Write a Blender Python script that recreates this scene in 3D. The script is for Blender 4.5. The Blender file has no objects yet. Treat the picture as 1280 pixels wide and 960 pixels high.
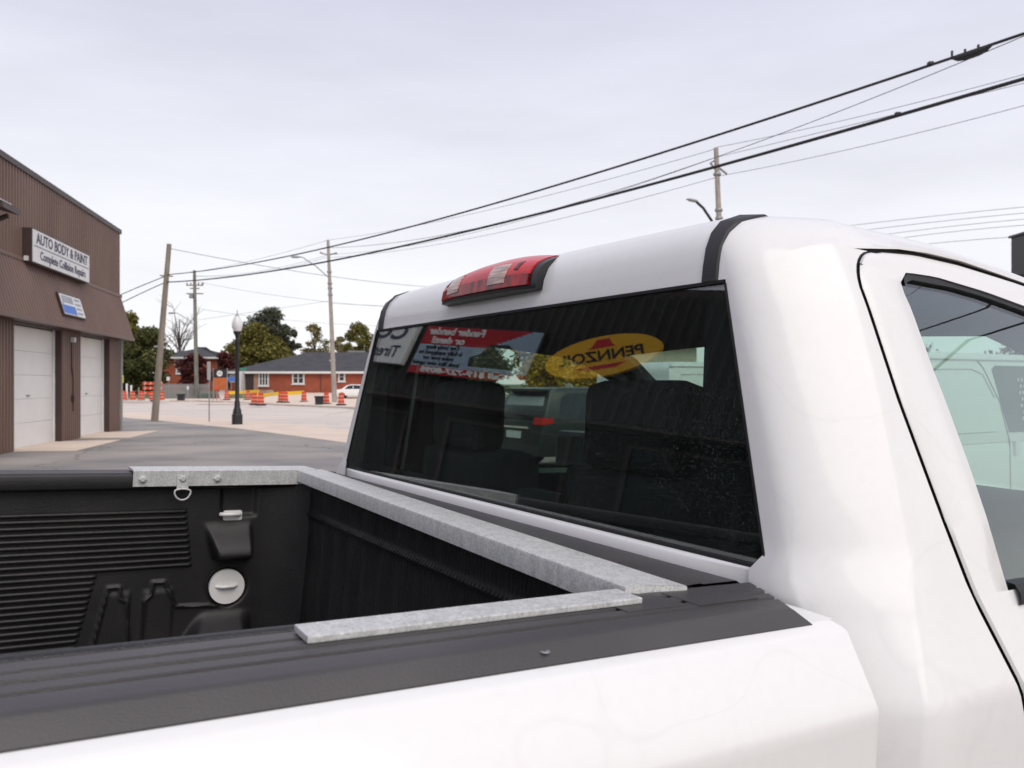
import bpy, bmesh, math, random
from mathutils import Vector, Matrix
random.seed(7)
R = math.radians
scene = bpy.context.scene
col = scene.collection

# ------------------------------------------------------------------ camera, sky, sun, exposure
HC = 1.75                       # camera height
FPX = 1030.0                    # focal length in pixels of a 1280 px wide frame
cam = bpy.data.cameras.new('camera')
cam.sensor_width = 36.0
cam.lens = 36.0 * FPX / 1280.0
cam.clip_start = 0.05
cam.clip_end = 4000
cam.dof.use_dof = True
cam.dof.focus_distance = 1.55
cam.dof.aperture_fstop = 9.5
camo = bpy.data.objects.new('camera', cam)
col.objects.link(camo)
camo.location = (0, 0, HC)
camo.rotation_euler = (R(90), 0, 0)
scene.camera = camo

SUN_EL, SUN_AZ = 48, 149        # azimuth clockwise from +Y (view direction): high, behind the camera
world = bpy.data.worlds.new('World')
scene.world = world
world.use_nodes = True
wn = world.node_tree
wn.nodes.clear()
def wnode(t, **k):
    n = wn.nodes.new(t)
    for a, b in k.items(): setattr(n, a, b)
    return n
w_out = wnode('ShaderNodeOutputWorld')
w_bg = wnode('ShaderNodeBackground')
w_bg.inputs['Strength'].default_value = 0.1
w_sky = wnode('ShaderNodeTexSky', sky_type='NISHITA', sun_disc=False)
w_sky.sun_elevation = R(SUN_EL)
w_sky.sun_rotation = R(SUN_AZ)
w_sky.dust_density = 3.0
w_tc = wnode('ShaderNodeTexCoord')
w_sep = wnode('ShaderNodeSeparateXYZ')
w_ramp = wnode('ShaderNodeValToRGB')
e = w_ramp.color_ramp.elements
e[0].position = 0.0; e[0].color = (0.86, 0.86, 0.87, 1)
e[1].position = 0.75; e[1].color = (0.525, 0.535, 0.665, 1)
a = w_ramp.color_ramp.elements.new(0.16); a.color = (0.76, 0.76, 0.80, 1)
a = w_ramp.color_ramp.elements.new(0.42); a.color = (0.575, 0.585, 0.685, 1)
w_map = wnode('ShaderNodeMapping')
w_map.inputs['Scale'].default_value = (1.0, 1.6, 5.0)
w_noise = wnode('ShaderNodeTexNoise')
w_noise.inputs['Scale'].default_value = 2.3
w_noise.inputs['Detail'].default_value = 7
w_noise.inputs['Roughness'].default_value = 0.55
w_mr = wnode('ShaderNodeMapRange')
w_mr.inputs['From Min'].default_value = 0.3; w_mr.inputs['From Max'].default_value = 0.7
w_mr.inputs['To Min'].default_value = 9.25; w_mr.inputs['To Max'].default_value = 10.6
w_mul = wnode('ShaderNodeVectorMath', operation='SCALE')
w_mix = wnode('ShaderNodeMix', data_type='RGBA')
w_mix.inputs['Factor'].default_value = 0.93           # thick cloud over the clear sky
L = wn.links.new
L(w_tc.outputs['Generated'], w_sep.inputs[0]); L(w_sep.outputs['Z'], w_ramp.inputs[0])
L(w_tc.outputs['Generated'], w_map.inputs[0]); L(w_map.outputs[0], w_noise.inputs['Vector'])
L(w_noise.outputs['Fac'], w_mr.inputs[0])
L(w_ramp.outputs[0], w_mul.inputs[0]); L(w_mr.outputs[0], w_mul.inputs['Scale'])
L(w_sky.outputs[0], w_mix.inputs[6]); L(w_mul.outputs[0], w_mix.inputs[7])
L(w_mix.outputs[2], w_bg.inputs[0]); L(w_bg.outputs[0], w_out.inputs[0])

sun = bpy.data.lights.new('sun', 'SUN')
sun.energy = 1.35
sun.angle = R(50)
sun.color = (1.0, 0.93, 0.84)
suno = bpy.data.objects.new('sun', sun)
col.objects.link(suno)
suno.location = (0, -20, 40)
sd = Vector((math.sin(R(SUN_AZ)) * math.cos(R(SUN_EL)), math.cos(R(SUN_AZ)) * math.cos(R(SUN_EL)), math.sin(R(SUN_EL))))
suno.rotation_euler = (-sd).to_track_quat('-Z', 'Y').to_euler()

vs = scene.view_settings
vs.view_transform = 'Standard'
vs.look = 'None'
vs.gamma = 1
vs.exposure = 0.37
vs.use_curve_mapping = False

# ------------------------------------------------------------------ helpers
def at(px, py, Y):              # a spot seen at (px, py) of the 1280x960 frame, Y metres in front of the camera
    return Vector(((px - 640) / FPX * Y, Y, HC - (py - 480) / FPX * Y))
def gnd(px, py, z=0.0):         # the same, on ground of height z
    Y = (HC - z) * FPX / (py - 480)
    return Vector(((px - 640) / FPX * Y, Y, z))
def interp(x, xs, ys):
    if x <= xs[0]: return ys[0]
    for i in range(1, len(xs)):
        if x <= xs[i]:
            t = (x - xs[i-1]) / (xs[i] - xs[i-1])
            return ys[i-1] + t * (ys[i] - ys[i-1])
    return ys[-1]
def smooth(x, a, b):
    t = max(0, min(1, (x - a) / (b - a)))
    return t * t * (3 - 2 * t)

def tag(o, label=None, cat=None, group=None, kind=None):
    if label: o['label'] = label
    if cat: o['category'] = cat
    if group: o['group'] = group
    if kind: o['kind'] = kind
    return o
def empty(name, loc=(0, 0, 0), rz=0, label=None, cat=None, group=None):
    o = bpy.data.objects.new(name, None)
    col.objects.link(o)
    o.location = loc
    o.rotation_euler = (0, 0, rz)
    o.empty_display_size = 0.1
    return tag(o, label, cat, group)
def link_mesh(name, me, mat, parent=None, smooth_=False):
    o = bpy.data.objects.new(name, me)
    col.objects.link(o)
    if mat is not None and not me.materials: me.materials.append(mat)
    if parent is not None: o.parent = parent
    if smooth_:
        for p in me.polygons: p.use_smooth = True
    return o
def copy_tree(o, parent=None):
    c = o.copy()
    col.objects.link(c)
    c.parent = parent
    for ch in [x for x in bpy.data.objects if x.parent == o]: copy_tree(ch, c)
    return c

class MB:
    def __init__(s): s.v = []; s.f = []
    def add(s, vs, fs):
        n = len(s.v)
        s.v += [tuple(p) for p in vs]
        s.f += [tuple(i + n for i in f) for f in fs]
        return s
    def box(s, x0, x1, y0, y1, z0, z1, fn=None):
        v = [(x, y, z) for z in (z0, z1) for y in (y0, y1) for x in (x0, x1)]
        if fn: v = [fn(*p) for p in v]
        return s.add(v, [(0, 2, 3, 1), (4, 5, 7, 6), (0, 1, 5, 4), (2, 6, 7, 3), (0, 4, 6, 2), (1, 3, 7, 5)])
    def grid(s, rows, closed=False):           # rows of points
        n = len(rows[0]); vs = [p for r in rows for p in r]; fs = []
        for i in range(len(rows) - 1):
            for j in range(n if closed else n - 1):
                k = (j + 1) % n
                fs.append((i*n + j, i*n + k, (i+1)*n + k, (i+1)*n + j))
        return s.add(vs, fs)
    def slab(s, rows, off):                    # a grid with thickness: off(p) -> the inner point
        n = len(rows[0]); m = len(rows)
        s.grid(rows)
        inner = [[off(p) for p in r][::-1] for r in rows]
        s.grid(inner)
        a = len(s.v) - 2*n*m; b = a + n*m
        A = lambda i, j: a + i*n + j
        B = lambda i, j: b + i*n + (n - 1 - j)
        for j in range(n - 1):
            s.f.append((A(0, j+1), A(0, j), B(0, j), B(0, j+1)))
            s.f.append((A(m-1, j), A(m-1, j+1), B(m-1, j+1), B(m-1, j)))
        for i in range(m - 1):
            s.f.append((A(i, 0), A(i+1, 0), B(i+1, 0), B(i, 0)))
            s.f.append((A(i+1, n-1), A(i, n-1), B(i, n-1), B(i+1, n-1)))
        return s
    def prism(s, poly, d, fn=lambda a, b, c: (a, b, c)):   # polygon (a, b) extruded over c in d=(c0, c1)
        n = len(poly)
        v = [fn(a, b, d[0]) for a, b in poly] + [fn(a, b, d[1]) for a, b in poly]
        f = [tuple(range(n))[::-1], tuple(range(n, 2*n))] + [(i, (i+1) % n, (i+1) % n + n, i + n) for i in range(n)]
        return s.add(v, f)
    def tube(s, path, r, n=8, caps=True):
        path = [Vector(p) for p in path]; rows = []
        rr = r if isinstance(r, (list, tuple)) else [r] * len(path)
        t = (path[1] - path[0]).normalized()
        up = Vector((0, 0, 1)) if abs(t.z) < 0.9 else Vector((1, 0, 0))
        nx = t.cross(up).normalized()
        for i, p in enumerate(path):
            t = (path[min(i+1, len(path)-1)] - path[max(i-1, 0)]).normalized()
            nx = (nx - t * nx.dot(t)).normalized(); ny = t.cross(nx)
            rows.append([p + (nx * math.cos(2*math.pi*k/n) + ny * math.sin(2*math.pi*k/n)) * rr[i] for k in range(n)])
        b = len(s.v)
        s.grid(rows, closed=True)
        if caps:
            s.f.append(tuple(b + k for k in range(n))[::-1])
            s.f.append(tuple(b + (len(rows)-1)*n + k for k in range(n)))
        return s
    def lathe(s, prof, n=12, c=(0, 0, 0)):     # prof of (r, z)
        b = len(s.v)
        s.grid([[(c[0] + r*math.cos(2*math.pi*k/n), c[1] + r*math.sin(2*math.pi*k/n), c[2] + z) for k in range(n)] for r, z in prof], closed=True)
        s.f.append(tuple(b + k for k in range(n))[::-1])
        s.f.append(tuple(b + (len(prof)-1)*n + k for k in range(n)))
        return s
    def mesh(s, name, fn=None):
        me = bpy.data.meshes.new(name)
        me.from_pydata([fn(*p) for p in s.v] if fn else s.v, [], s.f)
        me.update()
        return me
    def build(s, name, mat, parent=None, fn=None, sm=False, recalc=True, bevel=0):
        me = s.mesh(name, fn)
        bm = bmesh.new(); bm.from_mesh(me)
        if recalc: bmesh.ops.recalc_face_normals(bm, faces=bm.faces)
        if bevel: bmesh.ops.bevel(bm, geom=[x for x in bm.edges if len(x.link_faces) == 2 and x.calc_face_angle(0) > 0.4], offset=bevel, segments=2, affect='EDGES', profile=0.6)
        bm.to_mesh(me); bm.free()
        o = link_mesh(name, me, mat, parent)
        if sm:
            for p in me.polygons: p.use_smooth = True
            if hasattr(me, 'set_sharp_from_angle'): me.set_sharp_from_angle(angle=R(sm if sm is not True else 40))
        return o

# ---- materials
MATS = {}
def mat(name, rgb, rough=0.6, metal=0.0, var=0.0, vscale=4.0, bump=0.0, bscale=40.0, coat=0.0, rgb2=None, stretch=None, detail=4.0, emit=0, spec=0.5, twist=None):
    """plain principled material; var mixes rgb2 (or a darker rgb) in by noise of vscale; bump by noise of bscale"""
    if name in MATS: return MATS[name]
    m = bpy.data.materials.new(name); m.use_nodes = True
    nt = m.node_tree; b = nt.nodes['Principled BSDF']
    b.inputs['Base Color'].default_value = (*rgb, 1)
    b.inputs['Roughness'].default_value = rough
    b.inputs['Metallic'].default_value = metal
    b.inputs['Coat Weight'].default_value = coat
    b.inputs['Coat Roughness'].default_value = 0.05
    b.inputs['Specular IOR Level'].default_value = spec
    if emit:
        b.inputs['Emission Color'].default_value = (*rgb, 1); b.inputs['Emission Strength'].default_value = emit
    tc = nt.nodes.new('ShaderNodeTexCoord'); mp = nt.nodes.new('ShaderNodeMapping')
    nt.links.new(tc.outputs['Object'], mp.inputs[0])
    if stretch: mp.inputs['Scale'].default_value = stretch
    if twist: mp.inputs['Rotation'].default_value = twist
    if var:
        n = nt.nodes.new('ShaderNodeTexNoise'); n.inputs['Scale'].default_value = vscale; n.inputs['Detail'].default_value = detail
        nt.links.new(mp.outputs[0], n.inputs['Vector'])
        mr = nt.nodes.new('ShaderNodeMapRange')
        mr.inputs['From Min'].default_value = 0.34; mr.inputs['From Max'].default_value = 0.68
        mr.inputs['To Min'].default_value = 0; mr.inputs['To Max'].default_value = var
        nt.links.new(n.outputs['Fac'], mr.inputs[0])
        mx = nt.nodes.new('ShaderNodeMix'); mx.data_type = 'RGBA'
        mx.inputs[6].default_value = (*rgb, 1)
        mx.inputs[7].default_value = (*(rgb2 or tuple(c * 0.5 for c in rgb)), 1)
        nt.links.new(mr.outputs[0], mx.inputs[0]); nt.links.new(mx.outputs[2], b.inputs['Base Color'])
    if bump:
        n = nt.nodes.new('ShaderNodeTexNoise'); n.inputs['Scale'].default_value = bscale; n.inputs['Detail'].default_value = 3
        nt.links.new(mp.outputs[0], n.inputs['Vector'])
        bp = nt.nodes.new('ShaderNodeBump'); bp.inputs['Strength'].default_value = bump; bp.inputs['Distance'].default_value = 0.01
        nt.links.new(n.outputs['Fac'], bp.inputs['Height']); nt.links.new(bp.outputs[0], b.inputs['Normal'])
    MATS[name] = m
    return m
def glass(name, tint, specks=0.0):
    m = bpy.data.materials.new(name); m.use_nodes = True
    nt = m.node_tree; nt.nodes.clear()
    N = nt.nodes.new; K = nt.links.new
    out = N('ShaderNodeOutputMaterial'); tr = N('ShaderNodeBsdfTransparent'); gl = N('ShaderNodeBsdfGlossy')
    tr.inputs[0].default_value = (*tint, 1); gl.inputs['Roughness'].default_value = 0.0
    gl.inputs[0].default_value = (0.95, 0.95, 0.97, 1)
    fr = N('ShaderNodeFresnel')
    ge = N('ShaderNodeNewGeometry'); ir = N('ShaderNodeMapRange')      # a thin pane: the same air-to-glass index at both faces
    ir.inputs['To Min'].default_value = 1.85; ir.inputs['To Max'].default_value = 1 / 1.85
    K(ge.outputs['Backfacing'], ir.inputs[0]); K(ir.outputs[0], fr.inputs[0])
    mx = N('ShaderNodeMixShader')
    K(fr.outputs[0], mx.inputs[0]); K(tr.outputs[0], mx.inputs[1]); K(gl.outputs[0], mx.inputs[2])
    last = mx
    if specks:                                   # dust and dried rain spots on the pane
        tc = N('ShaderNodeTexCoord')
        vo = N('ShaderNodeTexVoronoi'); vo.inputs['Scale'].default_value = 210
        no = N('ShaderNodeTexNoise'); no.inputs['Scale'].default_value = 7; no.inputs['Detail'].default_value = 5
        st = N('ShaderNodeMapping'); st.inputs['Scale'].default_value = (26, 26, 2.2)
        n2 = N('ShaderNodeTexNoise'); n2.inputs['Scale'].default_value = 2.0; n2.inputs['Detail'].default_value = 4
        K(tc.outputs['Object'], vo.inputs['Vector']); K(tc.outputs['Object'], no.inputs['Vector'])
        K(tc.outputs['Object'], st.inputs[0]); K(st.outputs[0], n2.inputs['Vector'])
        r1 = N('ShaderNodeMapRange'); r1.inputs['From Min'].default_value = 0.26; r1.inputs['From Max'].default_value = 0.12
        r2 = N('ShaderNodeMapRange'); r2.inputs['From Min'].default_value = 0.30; r2.inputs['From Max'].default_value = 0.80
        r3 = N('ShaderNodeMapRange'); r3.inputs['From Min'].default_value = 0.58; r3.inputs['From Max'].default_value = 0.85
        r3.inputs['To Max'].default_value = 0.02
        K(vo.outputs['Distance'], r1.inputs[0]); K(no.outputs['Fac'], r2.inputs[0]); K(n2.outputs['Fac'], r3.inputs[0])
        mu = N('ShaderNodeMath'); mu.operation = 'MULTIPLY'; K(r1.outputs[0], mu.inputs[0]); K(r2.outputs[0], mu.inputs[1])
        m2 = N('ShaderNodeMath'); m2.operation = 'MULTIPLY_ADD'; m2.inputs[1].default_value = specks
        K(mu.outputs[0], m2.inputs[0]); K(r3.outputs[0], m2.inputs[2])
        df = N('ShaderNodeBsdfDiffuse'); df.inputs[0].default_value = (0.5, 0.5, 0.48, 1)
        m3 = N('ShaderNodeMixShader'); K(m2.outputs[0], m3.inputs[0]); K(mx.outputs[0], m3.inputs[1]); K(df.outputs[0], m3.inputs[2])
        last = m3
    K(last.outputs[0], out.inputs[0])
    return m
def leafmat(name, rgb, rgb2, rgb3):
    m = bpy.data.materials.new(name); m.use_nodes = True
    nt = m.node_tree; b = nt.nodes['Principled BSDF']
    g = nt.nodes.new('ShaderNodeNewGeometry'); r = nt.nodes.new('ShaderNodeValToRGB')
    r.color_ramp.elements[0].color = (*rgb, 1); r.color_ramp.elements[1].color = (*rgb3, 1)
    k = r.color_ramp.elements.new(0.55); k.color = (*rgb2, 1)
    nt.links.new(g.outputs['Random Per Island'], r.inputs[0]); nt.links.new(r.outputs[0], b.inputs['Base Color'])
    b.inputs['Roughness'].default_value = 0.7
    b.inputs['Specular IOR Level'].default_value = 0.2
    return m
def galvanised(name):
    m = bpy.data.materials.new(name); m.use_nodes = True
    nt = m.node_tree; b = nt.nodes['Principled BSDF']; N = nt.nodes.new; K = nt.links.new
    tc = N('ShaderNodeTexCoord'); vo = N('ShaderNodeTexVoronoi'); vo.inputs['Scale'].default_value = 330
    mp = N('ShaderNodeMapping'); mp.inputs['Scale'].default_value = (1, 1, 0.3)
    no = N('ShaderNodeTexNoise'); no.inputs['Scale'].default_value = 48; no.inputs['Detail'].default_value = 9; no.inputs['Roughness'].default_value = 0.65
    K(tc.outputs['Object'], vo.inputs['Vector']); K(tc.outputs['Object'], mp.inputs[0]); K(mp.outputs[0], no.inputs['Vector'])
    mx = N('ShaderNodeMix'); mx.data_type = 'RGBA'; mx.inputs[0].default_value = 0.62
    K(vo.outputs['Color'], mx.inputs[6]); K(no.outputs['Fac'], mx.inputs[7])
    bw = N('ShaderNodeRGBToBW'); K(mx.outputs[2], bw.inputs[0])
    r = N('ShaderNodeValToRGB'); r.color_ramp.elements[0].position = 0.3; r.color_ramp.elements[1].position = 0.7
    r.color_ramp.elements[0].color = (0.42, 0.425, 0.41, 1); r.color_ramp.elements[1].color = (0.68, 0.68, 0.655, 1)
    K(bw.outputs[0], r.inputs[0]); K(r.outputs[0], b.inputs['Base Color'])
    b.inputs['Metallic'].default_value = 0.12; b.inputs['Roughness'].default_value = 0.5
    bp = N('ShaderNodeBump'); bp.inputs['Strength'].default_value = 0.25; bp.inputs['Distance'].default_value = 0.003
    K(no.outputs['Fac'], bp.inputs['Height']); K(bp.outputs[0], b.inputs['Normal'])
    return m
def car_paint(name, rgb):
    m = mat(name, rgb, 0.40, coat=0.5)
    m.node_tree.nodes['Principled BSDF'].inputs['Coat Roughness'].default_value = 0.10
    nt = m.node_tree; b = nt.nodes['Principled BSDF']; N = nt.nodes.new; K = nt.links.new
    tc = N('ShaderNodeTexCoord'); no = N('ShaderNodeTexNoise'); no.inputs['Scale'].default_value = 2.6; no.inputs['Detail'].default_value = 2.2
    n2 = N('ShaderNodeTexNoise'); n2.inputs['Scale'].default_value = 60; n2.inputs['Detail'].default_value = 3
    K(tc.outputs['Object'], no.inputs['Vector']); K(tc.outputs['Object'], n2.inputs['Vector'])
    # thin water-mark lines where the large noise crosses its middle, plus a faint dust film
    ab = N('ShaderNodeMath'); ab.operation = 'SUBTRACT'; ab.inputs[1].default_value = 0.585; K(no.outputs['Fac'], ab.inputs[0])
    a2 = N('ShaderNodeMath'); a2.operation = 'ABSOLUTE'; K(ab.outputs[0], a2.inputs[0])
    r = N('ShaderNodeMapRange'); r.inputs['From Min'].default_value = 0.0; r.inputs['From Max'].default_value = 0.006
    r.inputs['To Min'].default_value = 0.07; r.inputs['To Max'].default_value = 0.0; K(a2.outputs[0], r.inputs[0])
    r2 = N('ShaderNodeMapRange'); r2.inputs['From Min'].default_value = 0.45; r2.inputs['From Max'].default_value = 0.8; r2.inputs['To Max'].default_value = 0.05
    K(n2.outputs['Fac'], r2.inputs[0])
    ad = N('ShaderNodeMath'); ad.operation = 'ADD'; K(r.outputs[0], ad.inputs[0]); K(r2.outputs[0], ad.inputs[1])
    mx = N('ShaderNodeMix'); mx.data_type = 'RGBA'; mx.inputs[6].default_value = (*rgb, 1); mx.inputs[7].default_value = (rgb[0]*0.55, rgb[1]*0.53, rgb[2]*0.52, 1)
    K(ad.outputs[0], mx.inputs[0]); K(mx.outputs[2], b.inputs['Base Color'])
    return m

M_WHITE = car_paint('white_paint', (0.81, 0.80, 0.775))
M_LINER = mat('bed_liner_plastic', (0.010, 0.0095, 0.010), 0.45, var=0.5, vscale=9, rgb2=(0.026, 0.024, 0.023), bump=0.2, bscale=380, detail=8)
M_CAP = mat('grey_black_trim', (0.048, 0.044, 0.045), 0.48, var=0.7, vscale=9, rgb2=(0.072, 0.066, 0.065), bump=0.12, bscale=600, stretch=(0.6, 1, 1), detail=10)
M_STRIP = mat('black_moulding', (0.020, 0.019, 0.020), 0.5)
M_BLACK = mat('black_rubber', (0.012, 0.012, 0.013), 0.5)
M_GLOSSBLK = mat('gloss_black', (0.008, 0.008, 0.009), 0.3)
M_GALV = galvanised('galvanised_steel')
M_CLOTH = mat('dark_cloth', (0.010, 0.0105, 0.011), 0.95, var=0.5, vscale=30)
M_TRIM = mat('charcoal_trim', (0.009, 0.009, 0.010), 0.8, spec=0.25)
M_HEADL = mat('headliner_grey', (0.012, 0.012, 0.013), 0.95, spec=0.1)
G_REAR = glass('rear_glass', (0.85, 0.92, 0.885), 0.27)
G_SIDE = glass('side_glass', (0.855, 0.945, 0.905), 0.06)
M_CHROME = mat('chrome', (0.7, 0.7, 0.7), 0.15, 1.0)
M_RED = mat('red_lens', (0.66, 0.010, 0.014), 0.25, coat=0.1, var=0.35, vscale=60, rgb2=(0.16, 0.0, 0.004), stretch=(0.2, 0.2, 3))
M_CLEAR = mat('clear_lens', (0.72, 0.52, 0.44), 0.18, coat=0.2, var=1.0, vscale=70, rgb2=(0.22, 0.12, 0.10), stretch=(0.2, 0.2, 3))
M_TYRE = mat('tyre_rubber', (0.018, 0.018, 0.018), 0.85)
M_RIM = mat('wheel_steel', (0.5, 0.5, 0.5), 0.35, 0.8)
M_ASPH = mat('lot_asphalt', (0.225, 0.215, 0.205), 0.85, var=1.0, vscale=0.42, rgb2=(0.40, 0.36, 0.32), bump=0.5, bscale=60, stretch=(0.8, 1.1, 1), detail=9, twist=(0, 0, R(38)))
def add_cracks(m, rgb, scale, width):
    nt = m.node_tree; b = nt.nodes['Principled BSDF']; N = nt.nodes.new; K = nt.links.new
    src = b.inputs['Base Color'].links[0].from_socket
    tc = N('ShaderNodeTexCoord'); no = N('ShaderNodeTexNoise'); no.inputs['Scale'].default_value = 0.7; no.inputs['Detail'].default_value = 5
    K(tc.outputs['Object'], no.inputs['Vector'])
    ad = N('ShaderNodeMix'); ad.data_type = 'RGBA'; ad.blend_type = 'LINEAR_LIGHT'; ad.inputs[0].default_value = 0.9
    K(tc.outputs['Object'], ad.inputs[6]); K(no.outputs['Color'], ad.inputs[7])
    vo = N('ShaderNodeTexVoronoi'); vo.feature = 'DISTANCE_TO_EDGE'; vo.inputs['Scale'].default_value = scale
    K(ad.outputs[2], vo.inputs['Vector'])
    r = N('ShaderNodeMapRange'); r.inputs['From Max'].default_value = width; r.inputs['To Min'].default_value = 0.75; r.inputs['To Max'].default_value = 0.0
    K(vo.outputs['Distance'], r.inputs[0])
    mx = N('ShaderNodeMix'); mx.data_type = 'RGBA'; mx.inputs[7].default_value = (*rgb, 1)
    K(r.outputs[0], mx.inputs[0]); K(src, mx.inputs[6]); K(mx.outputs[2], b.inputs['Base Color'])
add_cracks(M_ASPH, (0.09, 0.088, 0.086), 0.16, 0.006)
M_CONC = mat('pale_concrete', (0.76, 0.62, 0.50), 0.9, var=0.8, vscale=0.8, rgb2=(0.64, 0.53, 0.43), bump=0.3, bscale=30, detail=8)
M_ROAD = mat('worn_road', (0.70, 0.61, 0.53), 0.9, var=0.9, vscale=0.35, rgb2=(0.55, 0.485, 0.43), bump=0.3, bscale=30, stretch=(0.35, 1.8, 1), detail=9, twist=(0, 0, R(35)))
add_cracks(M_ROAD, (0.30, 0.26, 0.23), 0.10, 0.005)
M_KERB = mat('kerb_concrete', (0.55, 0.49, 0.43), 0.9, var=0.6, vscale=2)
M_GRASS = mat('autumn_grass', (0.13, 0.135, 0.055), 0.95, var=1.0, vscale=0.8, rgb2=(0.20, 0.17, 0.085), bump=0.6, bscale=25, detail=8)
M_BROWN = mat('brown_metal_siding', (0.128, 0.069, 0.050), 0.5, var=0.9, vscale=0.9, rgb2=(0.165, 0.098, 0.075), stretch=(1, 1, 0.35))
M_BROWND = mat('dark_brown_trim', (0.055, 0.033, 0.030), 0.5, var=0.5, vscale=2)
M_DOORW = mat('white_garage_door', (0.82, 0.80, 0.77), 0.55, var=0.3, vscale=1.4, rgb2=(0.68, 0.655, 0.62))
M_SIGNW = mat('sign_white', (0.74, 0.735, 0.73), 0.5, var=0.2, vscale=2)
M_SIGNT = mat('sign_dark_blue', (0.045, 0.045, 0.085), 0.6)
M_BRICK = mat('red_brick', (0.36, 0.095, 0.050), 0.9, var=0.8, vscale=1.2, rgb2=(0.27, 0.066, 0.038), bump=0.3, bscale=15, detail=8)
M_ROOF = mat('dark_shingle', (0.045, 0.045, 0.052), 0.9, var=0.9, vscale=1.8, rgb2=(0.075, 0.072, 0.076), bump=0.6, bscale=20, stretch=(0.5, 1, 2), detail=8)
M_TRIMW = mat('white_trim', (0.70, 0.69, 0.67), 0.6)
M_PANE = mat('window_pane', (0.02, 0.025, 0.03), 0.08)
M_WOOD = mat('weathered_pole_wood', (0.30, 0.255, 0.205), 0.9, var=0.9, vscale=5, rgb2=(0.20, 0.17, 0.135), bump=0.5, bscale=20, stretch=(3, 3, 0.25), detail=8)
M_PCONC = mat('concrete_pole', (0.40, 0.355, 0.31), 0.85, var=0.5, vscale=3)
M_STEEL = mat('grey_steel', (0.30, 0.30, 0.30), 0.5, 0.5)
M_WIRE = mat('cable_black', (0.018, 0.018, 0.020), 0.6)
M_WIREG = mat('wire_grey', (0.10, 0.10, 0.105), 0.5)
M_ORANGE = mat('safety_orange', (0.66, 0.058, 0.008), 0.55, var=0.3, vscale=6)
M_REFW = mat('reflective_white', (0.52, 0.44, 0.37), 0.5)
M_YELL = mat('caution_yellow', (0.78, 0.50, 0.02), 0.5)
M_BARK = mat('bark', (0.085, 0.065, 0.05), 0.95, var=0.6, vscale=5)
M_IRON = mat('black_iron', (0.016, 0.016, 0.018), 0.4)
M_GLOBE = mat('lamp_globe', (0.72, 0.72, 0.72), 0.25, coat=0.5)
M_FENCE = mat('grey_fence_wire', (0.33, 0.32, 0.31), 0.6)

def text_mesh(txt, size, width=None, bold=0.0, shear=0.0, align='CENTER'):
    cu = bpy.data.curves.new('t', 'FONT')
    cu.body = txt; cu.size = size; cu.align_x = align; cu.align_y = 'CENTER'; cu.offset = bold; cu.shear = shear
    cu.resolution_u = 3; cu.extrude = 0.004
    o = bpy.data.objects.new('t', cu); col.objects.link(o)
    bpy.context.view_layer.update()
    me = bpy.data.meshes.new_from_object(o.evaluated_get(bpy.context.evaluated_depsgraph_get()))
    bpy.data.objects.remove(o); bpy.data.curves.remove(cu)
    xs = [v.co.x for v in me.vertices]
    if width and xs:
        k = width / (max(xs) - min(xs)); c = (max(xs) + min(xs)) / 2
        for v in me.vertices: v.co.x = (v.co.x - c) * k
    me.materials.clear()
    return me

# ================================================================== the setting
def hz(Y): return 0.8 * smooth(Y, 84, 100)
def sheet(name, pts, z, mt, kind='structure'):
    mb = MB(); mb.add([(p[0], p[1], z + (p[2] if len(p) > 2 else 0)) for p in pts], [tuple(range(len(pts)))])
    o = mb.build(name, mt, recalc=False)
    if o.data.polygons[0].normal.z < 0: o.data.flip_normals()
    return tag(o, kind=kind)
# ground: one sheet to the horizon, rising a little beyond the street
ys = [-900, -60, 0, 40, 70, 78, 81, 84, 87, 90, 93, 97, 110, 160, 400, 1500]
xs = [-1500, -300, -100, -50, 0, 50, 100, 300, 1500]
tag(MB().grid([[(x, y, hz(y) - 0.012) for x in xs] for y in ys]).build('ground', M_GRASS, recalc=True), kind='structure')
# street edges (world metres)
LOT_EDGE = [gnd(60, 516.5), gnd(148, 521.5), gnd(200, 526), gnd(300, 536), gnd(430, 553), Vector((1.0, 17.9, 0)), Vector((14, 2.4, 0)), Vector((60, -52, 0))]
BLV_EDGE = [gnd(60, 511), gnd(148, 515), gnd(200, 518.3), gnd(300, 525), gnd(430, 537), Vector((3.2, 22.6, 0)), Vector((17.5, 5.6, 0)), Vector((66, -52, 0))]
FAR_EDGE = [gnd(-200, 503.2), gnd(140, 503.0), gnd(200, 502.3), gnd(245, 502), gnd(300, 504), gnd(350, 507), gnd(430, 510.5), Vector((-4, 46, 0)), Vector((10, 28.5, 0)), Vector((90, -60, 0))]
back = [Vector((60, -60, 0)), Vector((-70, -60, 0)), Vector((-70, 42, 0))]
sheet('parking_lot', LOT_EDGE + back, 0.0, M_ASPH)
sheet('boulevard', BLV_EDGE + LOT_EDGE[::-1], 0.004, M_CONC)
sheet('road', FAR_EDGE + [Vector((70, -60, 0))] + BLV_EDGE[::-1] + [Vector((-75, 60, 0))], -0.004, M_ROAD)
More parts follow.
